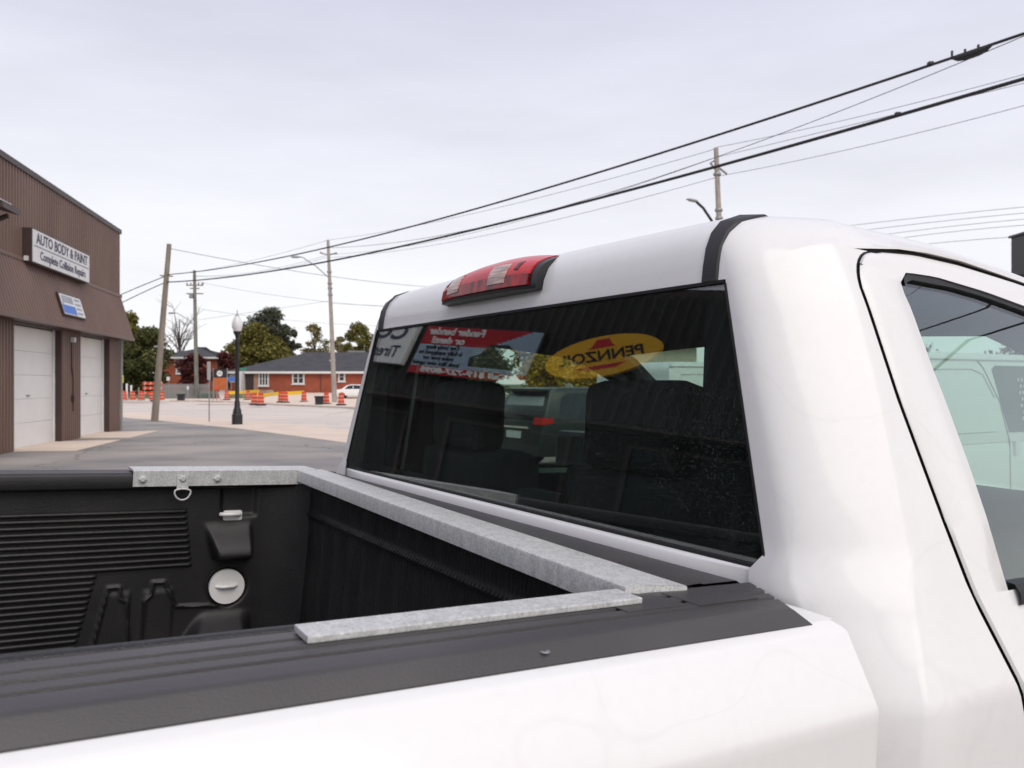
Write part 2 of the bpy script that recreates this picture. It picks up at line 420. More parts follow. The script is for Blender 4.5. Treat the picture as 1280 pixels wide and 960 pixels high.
# the far pavement, on a kerb, climbing with the ground
def strip(name, line, d0, d1, z0, z1, mt, drop=0.0):
    rows0 = []; rows1 = []; rows2 = []
    for i, p in enumerate(line):
        t = (line[min(i+1, len(line)-1)] - line[max(i-1, 0)]); t.z = 0; t.normalize()
        nrm = Vector((-t.y, t.x, 0))
        a = p + nrm * d0; b = p + nrm * d1
        rows0.append((a.x, a.y, z0)); rows1.append((b.x, b.y, z1)); rows2.append((a.x, a.y, z0 - drop))
    rows = ([rows2] if drop else []) + [rows0, rows1]
    return tag(MB().grid(rows).build(name, mt), kind='structure')
strip('kerb', FAR_EDGE, 0.0, 0.22, 0.12, 0.125, M_KERB, drop=0.13)
strip('pavement', FAR_EDGE, 0.223, 6.0, 0.118, 0.22, M_CONC)
# paved forecourt of the bungalow
tag(MB().grid([[(x, y, hz(y) + 0.03) for x in (-27, -22, -16, -9, 0)] for y in (70, 74, 78, 81, 84, 87, 90, 93, 96.5)]).build('driveway', M_CONC), kind='structure')

# ================================================================== the pickup truck
TH = math.atan(632 / FPX); DP = R(2.76); VC = 1.605
ax_u0 = Vector((math.cos(TH), math.sin(TH), 0)); ax_v = Vector((-math.sin(TH), math.cos(TH), 0)); ZZ = Vector((0, 0, 1))
ax_u = ax_u0 * math.cos(DP) - ZZ * math.sin(DP); ax_w = ZZ * math.cos(DP) + ax_u0 * math.sin(DP)
UR = 1.0; WR = (-HC + UR * math.sin(DP)) / math.cos(DP)
truck = bpy.data.objects.new('pickup_truck', None); col.objects.link(truck)
tag(truck, 'white single-cab pickup truck with black bed liner and galvanised rails', 'pickup truck')
rot = Matrix((ax_u, ax_v, ax_w)).transposed().to_4x4()
o0 = Vector((0, 0, HC)) + ax_u * UR + ax_v * VC + ax_w * WR
truck.matrix_world = Matrix.Translation(o0) @ rot
truck.empty_display_size = 0.1
def T(u, v, w): return (u - UR, v - VC, w - WR)
def tp(mb, name, mt, parent=truck, **k): return mb.build(name, mt, parent, fn=T, **k)

S_W = [-1.02, -0.9, -0.46, -0.352, -0.334, -0.24, -0.133, 0.03, 0.174, 0.25, 0.275]
S_Q = [0.985, 1.005, 1.022, 1.024, 1.018, 0.985, 0.953, 0.896, 0.842, 0.806, 0.793]
def side(w): return interp(w, S_W, S_Q)
def rear(w): return 0.90 + (w + 0.214) / 0.42 * 0.032 if w > -0.214 else 0.892
def gq(w): return interp(w, [-0.214, 0.206], [0.825, 0.698])             # half width of the rear glass
D_U = [1.05, 1.11, 1.19, 1.27, 1.40, 1.586, 1.8, 2.0, 2.55]
D_W = [0.2570, 0.259, 0.268, 0.275, 0.274, 0.261, 0.235, 0.18, -0.2]
def dtop(u): return interp(u, D_U, D_W)
def seam(w):
    b = interp(w, [-1.02, -0.62, -0.46, -0.343, -0.225, -0.133, 0.03, 0.2, 0.3], [1.245, 1.24, 1.211, 1.164, 1.118, 1.096, 1.074, 1.07, 1.07])
    if w > 0.18: b += 0.075 * (1 - math.sqrt(max(0, 1 - min(1, (w - 0.18) / 0.083) ** 2)))
    return b
def corner(w):                                     # size of the rounded rear corner
    k = smooth(w, -0.42, -0.12)
    return 0.085 + 0.035 * k, 0.070 + 0.06 * k
NA = 12
def arc(t, a, b, k=1.0):                                  # t 0..1 from the rear face round to the side: tight first, then flat
    k0, k1, k2 = (1 - t) ** 2, 2 * t * (1 - t), t * t
    return k1 * (0.004 * k + b * 0.40 * (1 - k)) + k2 * b, k1 * a * 0.46 + k2 * a
def upath(w, q0, n_end=3):                         # horizontal slice: from q0 on the rear face round the corner to the door seam
    a, b = corner(w); s = side(w); r = rear(w)
    pts = [(r, q0), (r, (q0 + s - a) / 2)]
    for i in range(NA + 1):
        du, dq = arc(i / NA, a, b, smooth(w, -0.36, -0.1))
        pts.append((r + du, s - a + dq))
    return pts
SHELL = MB()                                       # corner panels and roof are one pressing
for sg, side_label in ((1, None), (-1, None)):     # near (passenger) side, far (driver) side
    V = lambda q: VC - sg * q
    # lower and upper corner panel
    mb = MB(); rows = []
    lv = [-1.02, -0.9, -0.7, -0.55, -0.46, -0.40, -0.36, -0.345, -0.338, -0.33, -0.31, -0.28, -0.25, -0.2145]
    ncol = None
    for w in lv:
        p = upath(w, 0.80); us = seam(w)
        r_ = [(u, V(q), w) for u, q in p]
        uu = p[-1][0]
        for k in (0.3, 0.65, 1): r_.append((uu + (us - uu) * k, V(side(w)), w))
        rows.append(r_)
    nup = 26
    for i in range(1, nup + 1):
        f = 1 - (1 - i / nup) ** 1.5; r_ = []
        base = upath(0, 0.8); n = len(base)
        for j in range(n + 3):
            topw = 0.2055 if j < 2 else (0.2055 + (0.262 - 0.2055) * smooth((j - 2) / NA, 0.15, 1.0) if j < n else 0.262)
            w = -0.2145 + f * (topw + 0.2145)
            if j < n:
                u, q = upath(w, gq(w))[j]
            else:
                pe = upath(w, gq(w))[-1]; k = (0.3, 0.65, 1)[j - n]; u = pe[0] + (seam(w) - pe[0]) * k; q = side(w)
            r_.append((u, V(q), w))
        rows.append(r_)
    mb.grid(rows)
    SHELL.add(mb.v, mb.f)
    # dark channel behind the seam
    mb = MB(); ws = [-1.0 + 0.02 * i for i in range(60)] + [0.2 + 0.004 * i for i in range(17)]
    mb.grid([[(seam(w) - 0.006, V(side(w) - 0.007), w) for w in ws], [(seam(w) + 0.05, V(side(w) - 0.009), w) for w in ws]])
    wd2 = [w for w in ws if w < 0.235]
    mb.grid([[(seam(w) + 0.0135, V(side(w) - 0.0035), w) for w in wd2], [(seam(w) + 0.0138, V(side(w) - 0.012), w) for w in wd2]])
    us_ = [1.08 + 0.03 * i for i in range(32)]
    mb.grid([[(u, V(side(dtop(u)) - 0.012), dtop(u) - 0.03) for u in us_], [(u, V(side(dtop(u) + 0.006) - 0.012), dtop(u) + 0.012) for u in us_]])
    tp(mb, 'door_seal', M_BLACK)
    # door: shell with a window opening
    def wtop(u): return interp(u, [1.2, 1.3, 1.44, 1.57, 1.7, 1.83, 1.96, 2.42], [0.237, 0.240, 0.230, 0.214, 0.19, 0.157, 0.108, -0.235])
    def wrear(w):
        b = interp(w, [-0.24, -0.228, -0.06, 0.089, 0.2], [1.220, 1.218, 1.210, 1.195, 1.190])
        if w > 0.20: b += 0.03 * (1 - math.sqrt(max(0, 1 - min(1, (w - 0.20) / 0.036) ** 2)))
        return b
    mb = MB(); rows = []
    G = 0.0135
    SILL = -0.232
    for w in [-1.02, -0.9, -0.7, -0.55, -0.46, -0.40, -0.36, -0.345, -0.338, -0.33, -0.31, -0.28, -0.255, SILL]:
        us = seam(w) + G
        rows.append([(us, V(side(w) - 0.004), w), (us + 0.004, V(side(w)), w)] + [(us + (2.42 - us) * k, V(side(w)), w) for k in (0.1, 0.25, 0.5, 0.75, 1)])
    mb.grid(rows)
    rows = []
    for i in range(25):                             # rear frame of the window
        w = SILL + (0.2365 - SILL) * i / 24; us = seam(w) + G; uw = wrear(w)
        rows.append([(us, V(side(w) - 0.004), w), (us + 0.004, V(side(w)), w), ((us + uw) / 2, V(side(w)), w), (uw - 0.006, V(side(w)), w), (uw, V(side(w) - 0.006), w), (uw + 0.002, V(side(w) - 0.03), w)])
    mb.grid(rows)
    rows = []
    # top frame of the door, above the window, following the roof down to the mirror
    for i in range(40):
        u = 1.1032 + (2.40 - 1.1032) * (i / 39) ** 1.8
        tw = dtop(u)
        bw = 0.2365 if u < 1.232 else wtop(u)
        if u < 1.17: tw = min(tw, 0.18 + 0.083 * math.sqrt(max(0, 1 - (1 - min(1, (u - G - 1.069) / 0.075)) ** 2)))
        tw = max(tw, bw + 0.0015)
        rows.append([(u, V(side(bw) - 0.03), bw)] + [(u, V(side(bw + (tw - bw) * k)), bw + (tw - bw) * k) for k in (0, 0.5, 0.9)] + [(u, V(side(tw) - 0.004), tw)])
    mb.grid(rows)
    door = tp(mb, 'door', M_WHITE, sm=45)
    # black run channel round the glass
    mb = MB(); rows = []
    for i in range(30):
        u = 1.206 + (2.38 - 1.206) * (i / 29) ** 1.4; t = min(wtop(u), 0.2365) if u > 1.225 else 0.2365 - (1.225 - u) * 0.7
        rows.append([(u, V(side(t) - 0.004), t + 0.003), (u, V(side(t - 0.010) - 0.006), t - 0.009), (u, V(side(t) - 0.02), t - 0.010)])
    mb.grid(rows)
    tp(mb, 'window_channel', M_BLACK, door, sm=40)
    # side glass, a little inside the frame
    mb = MB(); rows = []
    for i in range(16):
        w = SILL - 0.02 + (0.255 - SILL) * i / 15
        ue = interp(w, [-0.26, -0.235, 0.108, 0.157, 0.19, 0.214, 0.240], [2.42, 2.40, 1.96, 1.83, 1.7, 1.57, 1.32]) + 0.01
        us = wrear(min(w, 0.2)) - 0.006
        rows.append([(us + (ue - us) * k / 8, V(side(w) - 0.012), w) for k in range(9)])
    mb.slab(rows, lambda p: (p[0], p[1] + sg * 0.004, p[2]))
    tp(mb, 'side_window', G_SIDE, door, sm=40)
    # belt moulding
    mb = MB()
    mb.grid([[(u, V(side(w) + o), w) for o, w in ((-0.012, -0.222), (0.004, -0.224), (0.009, -0.236), (0.006, -0.250), (-0.002, -0.254))] for u in [1.226, 1.23, 1.24, 1.3, 1.6, 2.0, 2.38]])
    tp(mb, 'belt_moulding', M_BLACK, door, sm=40)
    # handle
    mb = MB().box(1.30, 1.50, V(1.03), V(1.06), -0.43, -0.39)
    tp(mb, 'door_handle', M_WHITE, door, bevel=0.012, sm=40)
    # inner trim panel
    mb = MB().slab([[(u, V(side(w) - 0.06), w) for u in (1.16, 1.6, 2.42)] for w in (-1.0, -0.6, -0.40, -0.30, -0.245)], lambda p: (p[0], p[1] + sg * 0.02, p[2]))
    tp(mb, 'door_trim', M_TRIM, door)
    # pillar trim inside
    mb = MB().slab([[(u, V(q), w) for u, q in ((0.955, gq(w) - 0.02), (1.00, side(w) - 0.06), (wrear(w) - 0.02, side(w) - 0.045))] for w in (-0.4, -0.22, -0.1, 0.05, 0.2, 0.27)], lambda p: (p[0] + 0.004, p[1] + sg * 0.008, p[2]))
    tp(mb, 'pillar_trim', M_TRIM)
    # trim round the door opening and the pillar, seen from inside
    hs = [(1.06, 0.19), (1.30, 0.186), (1.42, 0.183), (1.617, 0.171), (1.756, 0.146), (1.884, 0.096), (2.1, -0.03), (2.36, -0.2)]
    mb = MB().slab([[(u, V(0.728 if w > 0.05 else 0.728 + (0.05 - w) * 0.5), w), (u + 0.02, V(side(min(0.26, w + 0.07)) - 0.03), min(0.262, w + 0.085))] for u, w in hs], lambda p: (p[0], p[1] + sg * 0.012, p[2] + 0.002))
    tp(mb, 'opening_trim', M_TRIM, sm=40)
    mb = MB().slab([[(0.952, V(gq(w) - 0.002), w), (0.950, V(0.640), w), (0.975, V(0.66), w)] for w in (-0.4, -0.2, 0.0, 0.1, 0.215)], lambda p: (p[0] + 0.006, p[1], p[2]))
    tp(mb, 'rear_corner_trim', M_TRIM, sm=40)
    if sg < 0:
        mb = MB().slab([[(1.16, V(side(w) - 0.05), w), (1.22, V(side(w) - 0.12), w), (1.315, V(side(w) - 0.05), w)] for w in (-0.4, -0.2, 0.0, 0.15, 0.26)], lambda p: (p[0], p[1] + sg * 0.008, p[2]))
        tp(mb, 'belt_pillar_trim', M_TRIM, sm=40)
    # windshield pillar
    mb = MB().tube([(1.78, V(0.775), 0.235), (1.98, V(0.80), 0.165), (2.25, V(0.86), 0.0), (2.56, V(0.93), -0.22)], [0.035, 0.04, 0.045, 0.05], 8)
    tp(mb, 'windshield_pillar', M_TRIM, sm=40)

# roof: rings from the rear header and the door tops inwards
RINGS = [(0.0, 0.2065, 0.0), (0.0, 0.232, 0.0), (0.003, 0.262, 0.003), (0.012, 0.288, 0.007), (0.03, 0.311, 0.009), (0.062, 0.329, 0.010), (0.115, 0.340, 0.012), (0.25, 0.348, 0.014)]
def roof_ring(k):
    ins, h, cr = RINGS[k]
    pts = []
    half = []
    ue = [1.92, 1.78, 1.65, 1.52, 1.40, 1.30, 1.22, 1.15, 1.10]
    a, b = 0.12, 0.13
    ub = 0.932 + ins + max(0, h - 0.206) * 0.06 + max(0.05, b - ins * 0.3)
    for iu, u in enumerate(ue):
        u = max(u, ub + 0.004 * (len(ue) - iu))
        wd = 0.2621 + smooth(u, 1.10, 1.17) * (dtop(u) + 0.007 - 0.2621)
        dt = dtop(u) if u > 1.27 else 0.274
        base = wd; topd = 0.347 + (dt - 0.274) * 0.9
        f = (h - 0.2065) / (0.347 - 0.2065)
        w = base + (topd - base) * f if k < 2 else max(base + 0.002 * k, h + (dt - 0.274) * 0.9)
        if k == 0: w = base
        if k == 1: w = base + 0.004
        q = side(min(w, 0.272)) - ins
        if k >= 2: q = side(0.272) + (side(min(base, 0.272)) - side(0.272)) * 0.8 - ins
        half.append((u, q, w))
    n2 = NA
    r_ = 0.932 + ins + max(0, (h - 0.206)) * 0.06
    for i in range(n2, -1, -1):
        topw = 0.2055 + (0.262 - 0.2055) * smooth(i / NA, 0.15, 1.0)
        if k == 0: w = topw + 0.001
        elif k == 1: w = max(h, topw + 0.006)
        else: w = max(h, topw + 0.006 + 0.003 * k)
        s = side(min(w, 0.272)) - ins
        aa = max(0.05, a - ins * 0.3); bb = max(0.05, b - ins * 0.3)
        rr = rear(w) if k < 2 else r_
        du, dq = arc(i / n2, aa, bb)
        half.append((rr + du, s - aa + dq, w))
    for q in (0.60, 0.48, 0.36, 0.24, 0.12):
        half.append((r_ if k > 1 else rear(h), min(q, half[-1][1]), h))
    def fin(u, q, w): return (u, q, w - cr * (q / 0.8) ** 2 + (0.0 if k < 2 else 0))
    full = [fin(*p) for p in half] + [fin(r_ if k > 1 else rear(h), 0, h)] + [fin(u, -q, w) for u, q, w in half[::-1]]
    return full
rings = [roof_ring(k) for k in range(len(RINGS))]
mb = MB()
mb.grid([[(u, VC - q, w) for u, q, w in r_] for r_ in rings])
last = rings[-1]; n = len(last); base = len(mb.v) - n
for j in range(n // 2 - 1):
    mb.f.append((base + j, base + j + 1, base + n - 2 - j, base + n - 1 - j))
j = n // 2 - 1
mb.f.append((base + j, base + j + 1, base + j + 2))
SHELL.add(mb.v, mb.f)
me = SHELL.mesh('cab_shell', T)
bm = bmesh.new(); bm.from_mesh(me)
bmesh.ops.remove_doubles(bm, verts=bm.verts, dist=0.0022)
bmesh.ops.recalc_face_normals(bm, faces=bm.faces)
bm.to_mesh(me); bm.free()
roof = link_mesh('cab_shell', me, M_WHITE, truck, True)
me.set_sharp_from_angle(angle=R(55))
# dark ditch mouldings over the roof
def roof_at(q, sgn):                                # the line over the roof at a fixed distance q from the middle
    out = []
    for k, r_ in enumerate(rings):
        m = len(r_) // 2
        seg = r_[:m + 1]
        for i in range(len(seg) - 1, 0, -1):
            (u1, q1, w1), (u0, q0, w0) = seg[i], seg[i-1]
            if q1 <= q <= q0:
                t = (q - q1) / max(1e-9, q0 - q1)
                out.append((u1 + (u0 - u1) * t, w1 + (w0 - w1) * t)); break
    return out
for sg in (1, -1):
    A, B = roof_at(0.651, sg), roof_at(0.681, sg)
    n = min(len(A), len(B), 6)
    A, B = A[:n], B[:n]
    A += [(1.06, A[-1][1] - 0.006), (1.3, A[-1][1] - 0.02), (1.6, A[-1][1] - 0.05)]; B += [(1.06, B[-1][1] - 0.006), (1.3, B[-1][1] - 0.02), (1.6, B[-1][1] - 0.05)]
    mb = MB(); rows = []
    for i in range(len(A)):
        du = -0.004 if i < 5 else 0; dw = 0.0035 if i > 2 else 0.0005
        rows.append([(A[i][0] + 0.006, VC - sg * 0.647, A[i][1] - 0.008), (A[i][0] + du, VC - sg * 0.651, A[i][1] + dw), (B[i][0] + du, VC - sg * 0.681, B[i][1] + dw), (B[i][0] + 0.006, VC - sg * 0.686, B[i][1] - 0.008)])
    mb.grid(rows)
    tp(mb, 'roof_moulding', M_STRIP, sm=60)

# rear wall of the cab under the glass, glass, seal
mb = MB()
mb.grid([[(u + smooth(abs(q), 0.66, 0.845) * (0.9 - u) if u < 0.9 else u, VC - q, w) for q in (-0.85, -0.82, -0.79, -0.75, -0.71, -0.66, -0.4, 0, 0.4, 0.66, 0.71, 0.75, 0.79, 0.82, 0.85)] for u, w in ((0.9, -0.2135), (0.8895, -0.2150), (0.8865, -0.218), (0.8860, -0.24), (0.892, -0.30), (0.892, -1.02))])
tp(mb, 'cab_rear_panel', M_WHITE, sm=50)
mb = MB(); rows = []
for i in range(9):
    w = -0.2125 + (0.2055 + 0.2125) * i / 8
    rows.append([(rear(w) + 0.004, VC - (gq(w) - 0.006) * k / 6, w) for k in range(-6, 7)])
mb.slab(rows, lambda p: (p[0] + 0.005, p[1], p[2]))
rwin = tp(mb, 'rear_window', G_REAR)
mb = MB()
def seal(path, wd):
    rows = []
    for (q, w, dq, dw) in path: rows.append([(rear(w) + 0.0035, VC - q, w), (rear(w) - 0.0015, VC - q, w), (rear(w + dw * wd) - 0.001, VC - q - dq * wd, w + dw * wd), (rear(w + dw * wd) + 0.0035, VC - q - dq * wd, w + dw * wd)])
    mb.grid(rows)
seal([(-gq(0.206), 0.206, 0, -1), (0, 0.206, 0, -1), (gq(0.206), 0.206, 0, -1)], 0.005)
for s_ in (1, -1): seal([(s_ * (gq(w) + 0.001), w, -s_, 0) for w in (0.2, 0.1, 0, -0.1, -0.211)], 0.0045)
seal([(-gq(-0.2135), -0.2125, 0, 1), (gq(-0.2135), -0.2125, 0, 1)], 0.004)
tp(mb, 'window_seal', M_BLACK, rwin)
# frosted band and brackets behind the lower edge of the glass
mb = MB().box(0.925, 0.955, VC - 0.78, VC + 0.78, -0.30, -0.192)
tp(mb, 'cab_rear_trim', M_TRIM, bevel=0.008)
mb = MB().box(0.912, 0.916, VC - 0.80, VC + 0.80, -0.60, -0.30)
tp(mb, 'cab_back_board', M_TRIM)

# third brake light
bl = bpy.data.objects.new('brake_light', None); col.objects.link(bl); bl.parent = truck; bl.location = T(0.932, 1.635, 0.2395); bl.scale = (1, 1, 1.2)
def BL(x, y, z): return (x, y, z)
def blshape(z): return interp(z, [-0.005, 0.012, 0.034, 0.046, 0.058, 0.069, 0.08], [-0.026, -0.026, -0.022, -0.016, -0.004, 0.016, 0.05])
def blpart(y0, y1, z0, z1, d, name, mt, parent, n=10, crown=True):
    rows = []
    for i in range(11):
        z = z0 + (z1 - z0) * i / 10
        rows.append([(blshape(z) - d + (abs(y0 + (y1 - y0) * k / n) / 0.215) ** 3 * 0.012, y0 + (y1 - y0) * k / n, z + (-0.010 * (abs(y0 + (y1 - y0) * k / n) / 0.215) ** 2.2 * max(0, z) / 0.06 if crown else 0)) for k in range(n + 1)])
    mb = MB().slab(rows, lambda p: (p[0] + 0.035, p[1], p[2] - 0.004))
    return mb.build(name, mt, parent, sm=40)
blpart(-0.214, 0.214, 0.003, 0.079, 0.0, 'housing', M_GLOSSBLK, bl)
red = blpart(-0.192, 0.206, 0.011, 0.0785, 0.004, 'red_lens', M_RED, bl, 14)
blpart(-0.108, -0.038, 0.020, 0.058, 0.0065, 'clear_lens', M_CLEAR, red)
blpart(0.105, 0.168, 0.020, 0.058, 0.0065, 'clear_lens', M_CLEAR, red)
for y in (-0.14, 0.188): blpart(y - 0.007, y + 0.007, 0.044, 0.062, 0.0056, 'screw_recess', mat('dark_red', (0.08, 0.0, 0.004), 0.3), red, 3)
blpart(-0.192, 0.206, 0.011, 0.034, 0.0046, 'lens_dark_reflection', mat('deep_red_reflection', (0.50, 0.003, 0.006), 0.15, var=1.0, vscale=90, rgb2=(0.06, 0.0, 0.002), stretch=(1, 0.6, 0.05)), red, 14)  # darker red strip: dark reflection on the lower lens, painted in

# windshield, cowl, bonnet, front end (ahead of the frame)
mb = MB(); rows = []
for i in range(7):
    t = i / 6; u = 1.915 + (2.60 - 1.915) * t; w = 0.285 + (-0.21 - 0.285) * t
    hw = 0.70 + 0.16 * t
    rows.append([(u - 0.10 * (k / 6) ** 2, VC - hw * k / 6, w - 0.01 * (k / 6) ** 2) for k in range(-6, 7)])
mb.slab(rows, lambda p: (p[0] - 0.005, p[1], p[2] - 0.003))
tp(mb, 'windshield', G_SIDE, sm=40)
mb = MB(); rows = []
prof = [(2.45, -0.235), (2.62, -0.235), (2.9, -0.25), (3.4, -0.30), (3.62, -0.36), (3.70, -0.44)]
rows = [[(u - 0.12 * (q / 0.9) ** 2, VC - q, w - 0.05 * (q / 0.9) ** 4) for q in (-0.90, -0.7, -0.4, 0, 0.4, 0.7, 0.90)] for u, w in prof]
mb.slab(rows, lambda p: (p[0], p[1], p[2] - 0.03))
tp(mb, 'bonnet', M_WHITE, sm=40)
for sg in (1, -1):
    V = lambda q: VC - sg * q
    rows = [[(u, V(q), w) for q, w in ((0.88, -0.27 - (u - 2.4) * 0.07), (0.97, -0.30 - (u - 2.4) * 0.07), (1.01, -0.40), (1.015, -0.62), (1.0, -0.75 if 2.62 < u < 3.55 else -1.05))] for u in (2.43, 2.6, 2.7, 3.0, 3.3, 3.5, 3.68)]
    tp(MB().slab(rows, lambda p: (p[0], p[1] + sg * 0.03, p[2])), 'front_wing', M_WHITE, sm=40)
    hl = tp(MB().box(3.62, 3.74, V(0.95), V(0.60), -0.62, -0.40), 'headlight', M_GLOBE, bevel=0.02)
    # door mirror
    m_ = tp(MB().box(2.02, 2.14, V(1.10), V(1.32), -0.34, -0.10), 'door_mirror', M_BLACK, bevel=0.02)
    tp(MB().box(2.05, 2.11, V(0.93), V(1.12), -0.26, -0.22), 'mirror_arm', M_BLACK, m_)
grille = tp(MB().box(3.66, 3.74, VC - 0.58, VC + 0.58, -0.66, -0.40), 'grille', M_GLOSSBLK)
for i in range(4): tp(MB().box(3.742, 3.75, VC - 0.57, VC + 0.57, -0.64 + i * 0.065, -0.62 + i * 0.065), 'grille_bar', M_CHROME, grille)
tp(MB().box(3.66, 3.86, VC - 0.98, VC + 0.98, -0.98, -0.70), 'front_bumper', M_CHROME, bevel=0.04)
# inside of the cab
tp(MB().slab([[(u, VC - q, w - 0.02 * (q / 0.7) ** 2) for q in (-0.74, -0.4, 0, 0.4, 0.74)] for u, w in ((0.965, 0.232), (1.05, 0.268), (1.4, 0.275), (1.75, 0.255), (1.90, 0.215))], lambda p: (p[0], p[1], p[2] + 0.01)), 'headliner', M_HEADL, sm=40)
tp(MB().box(0.95, 2.6, VC - 0.95, VC + 0.95, -1.02, -1.0), 'cab_floor', M_TRIM)
mb = MB(); rows = [[(u, VC - q, w + 0.012 * math.cos(q * 2.5)) for q in (-0.86, -0.5, -0.2, 0.2, 0.5, 0.86)] for u, w in ((1.98, -0.55), (1.95, -0.22), (2.0, -0.175), (2.15, -0.165), (2.35, -0.18), (2.56, -0.23))]
mb.slab(rows, lambda p: (p[0] + 0.01, p[1], p[2] - 0.02))
dash = tp(mb, 'dashboard', M_TRIM, sm=40)
cs = Vector((1.86, VC + 0.43, -0.27))
ring = [(cs.x + 0.06 * math.sin(t), cs.y + 0.19 * math.cos(t), cs.z + 0.18 * math.sin(t)) for t in [2 * math.pi * i / 20 for i in range(21)]]
sw = tp(MB().tube(ring, 0.015, 8, caps=False), 'steering_wheel', M_TRIM, sm=60)
tp(MB().box(1.85, 1.90, VC + 0.36, VC + 0.50, -0.32, -0.22), 'wheel_hub', M_TRIM, sw, bevel=0.01)
def rbox(mb_, x0, x1, y0, y1, z0, z1): return mb_.box(x0, x1, y0, y1, z0, z1)
for q in (-0.355, 0.355):
    st = tp(rbox(MB(), 1.03, 1.17, VC - q - 0.23, VC - q + 0.23, -0.72, -0.115), 'seat', M_CLOTH, bevel=0.05, sm=60)
    tp(rbox(MB(), 1.03, 1.60, VC - q - 0.24, VC - q + 0.24, -0.88, -0.70), 'seat_cushion', M_CLOTH, st, bevel=0.05, sm=60)
    tp(rbox(MB(), 1.02, 1.11, VC - q - (0.150 if q > 0 else 0.138), VC - q + 0.138, -0.125, 0.058), 'headrest', M_CLOTH, st, bevel=0.035, sm=60)
    # belt webbing hanging at the pillar
    s_ = 1 if q > 0 else -1
    tp(MB().tube([(1.12, VC - s_ * 0.80, 0.12), (1.10, VC - s_ * 0.80, -0.05), (1.08, VC - s_ * 0.84, -0.35)], 0.006, 6), 'seat_belt', M_STEEL)
tp(rbox(MB(), 1.03, 1.15, VC - 0.12, VC + 0.12, -0.72, -0.20), 'middle_seat', M_CLOTH, bevel=0.04, sm=60)

# ---- bed
WTOP = -0.225
def cap_profile():                                   # q measured from the middle, w
    return [(0.800, -0.262), (0.808, -0.266), (0.812, -0.236), (0.818, -0.227), (0.826, WTOP), (0.846, WTOP), (0.8475, WTOP - 0.005), (0.853, WTOP - 0.005), (0.857, WTOP + 0.0005), (0.871, WTOP + 0.0005), (0.8725, WTOP - 0.004), (0.879, WTOP - 0.0035), (0.883, WTOP), (0.899, WTOP), (0.9005, WTOP - 0.005), (0.906, WTOP - 0.0045), (0.910, WTOP), (0.936, WTOP - 0.001), (0.9405, WTOP - 0.0022), (0.943, WTOP - 0.0045), (0.9555, -0.2455), (0.956, -0.256)]
BT = -1.13
for sg in (1, -1):
    V = lambda q: VC - sg * q
    rows = []
    for u, k in ((BT, 0), (-0.5, 0), (0.0, 0), (0.4, 0), (0.70, 0), (0.78, 0), (0.870, 1)):
        r_ = []
        for q, w in cap_profile():
            uu = u
            if k: uu = interp(q, [0.82, 0.940, 0.956], [0.870, 0.808, 0.832])
            r_.append((uu, V(q), w - 0.001 * k))
        rows.append(r_)
    e_ = [(u + 0.002, v, w - 0.02) for u, v, w in rows[-1]]
    rows.append(e_)
    cap = tp(MB().grid(rows), 'rail_cap', M_CAP, sm=35)
    # covers of the stake pockets
    for ua, ub in ((0.60, 0.685), (0.70, 0.80)):
        tp(MB().box(ua, ub, V(0.900 if ua > 0.65 else 0.892), V(0.835), WTOP - 0.001, WTOP + 0.0009), 'pocket_cover', M_CAP, cap, bevel=0.0006)
    # outer skin of the bed
    prof = [(0.950, -0.246), (0.968, -0.2505), (0.975, -0.254), (1.012, -0.318), (1.018, -0.330), (1.020, -0.338), (1.019, -0.35), (1.016, -0.46), (1.012, -0.62), (0.995, -1.02)]
    rows = []
    for u, f in ((BT, 0), (-1.0, 0), (-0.4, 0), (0.2, 0), (0.6, 0), (0.86, 0), (0.872, 0.25), (0.877, 1)):
        rows.append([(u, V(q - 0.006 * f - (0.03 if f == 1 else 0)), w - 0.002 * f) for q, w in prof])
    mb = MB().grid(rows)
    mb.grid([[(u, V(q), w) for q, w in ((0.82, -0.2445), (0.90, -0.2445), (0.9495, -0.2462))] for u in (0.76, 0.86, 0.874, 0.878)])
    bs = tp(mb, 'bed_side', M_WHITE, sm=40)
    tp(MB().grid([[(u, V(q), w) for q, w in ((0.812, -0.27), (0.7985, -0.266), (0.7965, -0.262), (0.7965, -0.232), (0.799, -0.2255), (0.806, -0.2235), (0.814, -0.2245), (0.816, -0.228))] for u in (BT + 0.02, -0.4, 0.2, 0.5, 0.74)]), 'liner_lip', M_LINER, sm=60)
    # tail light
    tp(MB().box(BT - 0.03, BT + 0.05, V(0.86), V(1.015), -0.66, -0.30), 'tail_light', M_RED, bevel=0.015)
# splash of bare metal on the near rail
tp(MB().lathe([(0.0055, 0.0), (0.005, 0.0012), (0.003, 0.0014), (0.002, 0.0004)], 12, (0.452, VC - 0.9475, WTOP - 0.0105)), 'rivet', M_STEEL)

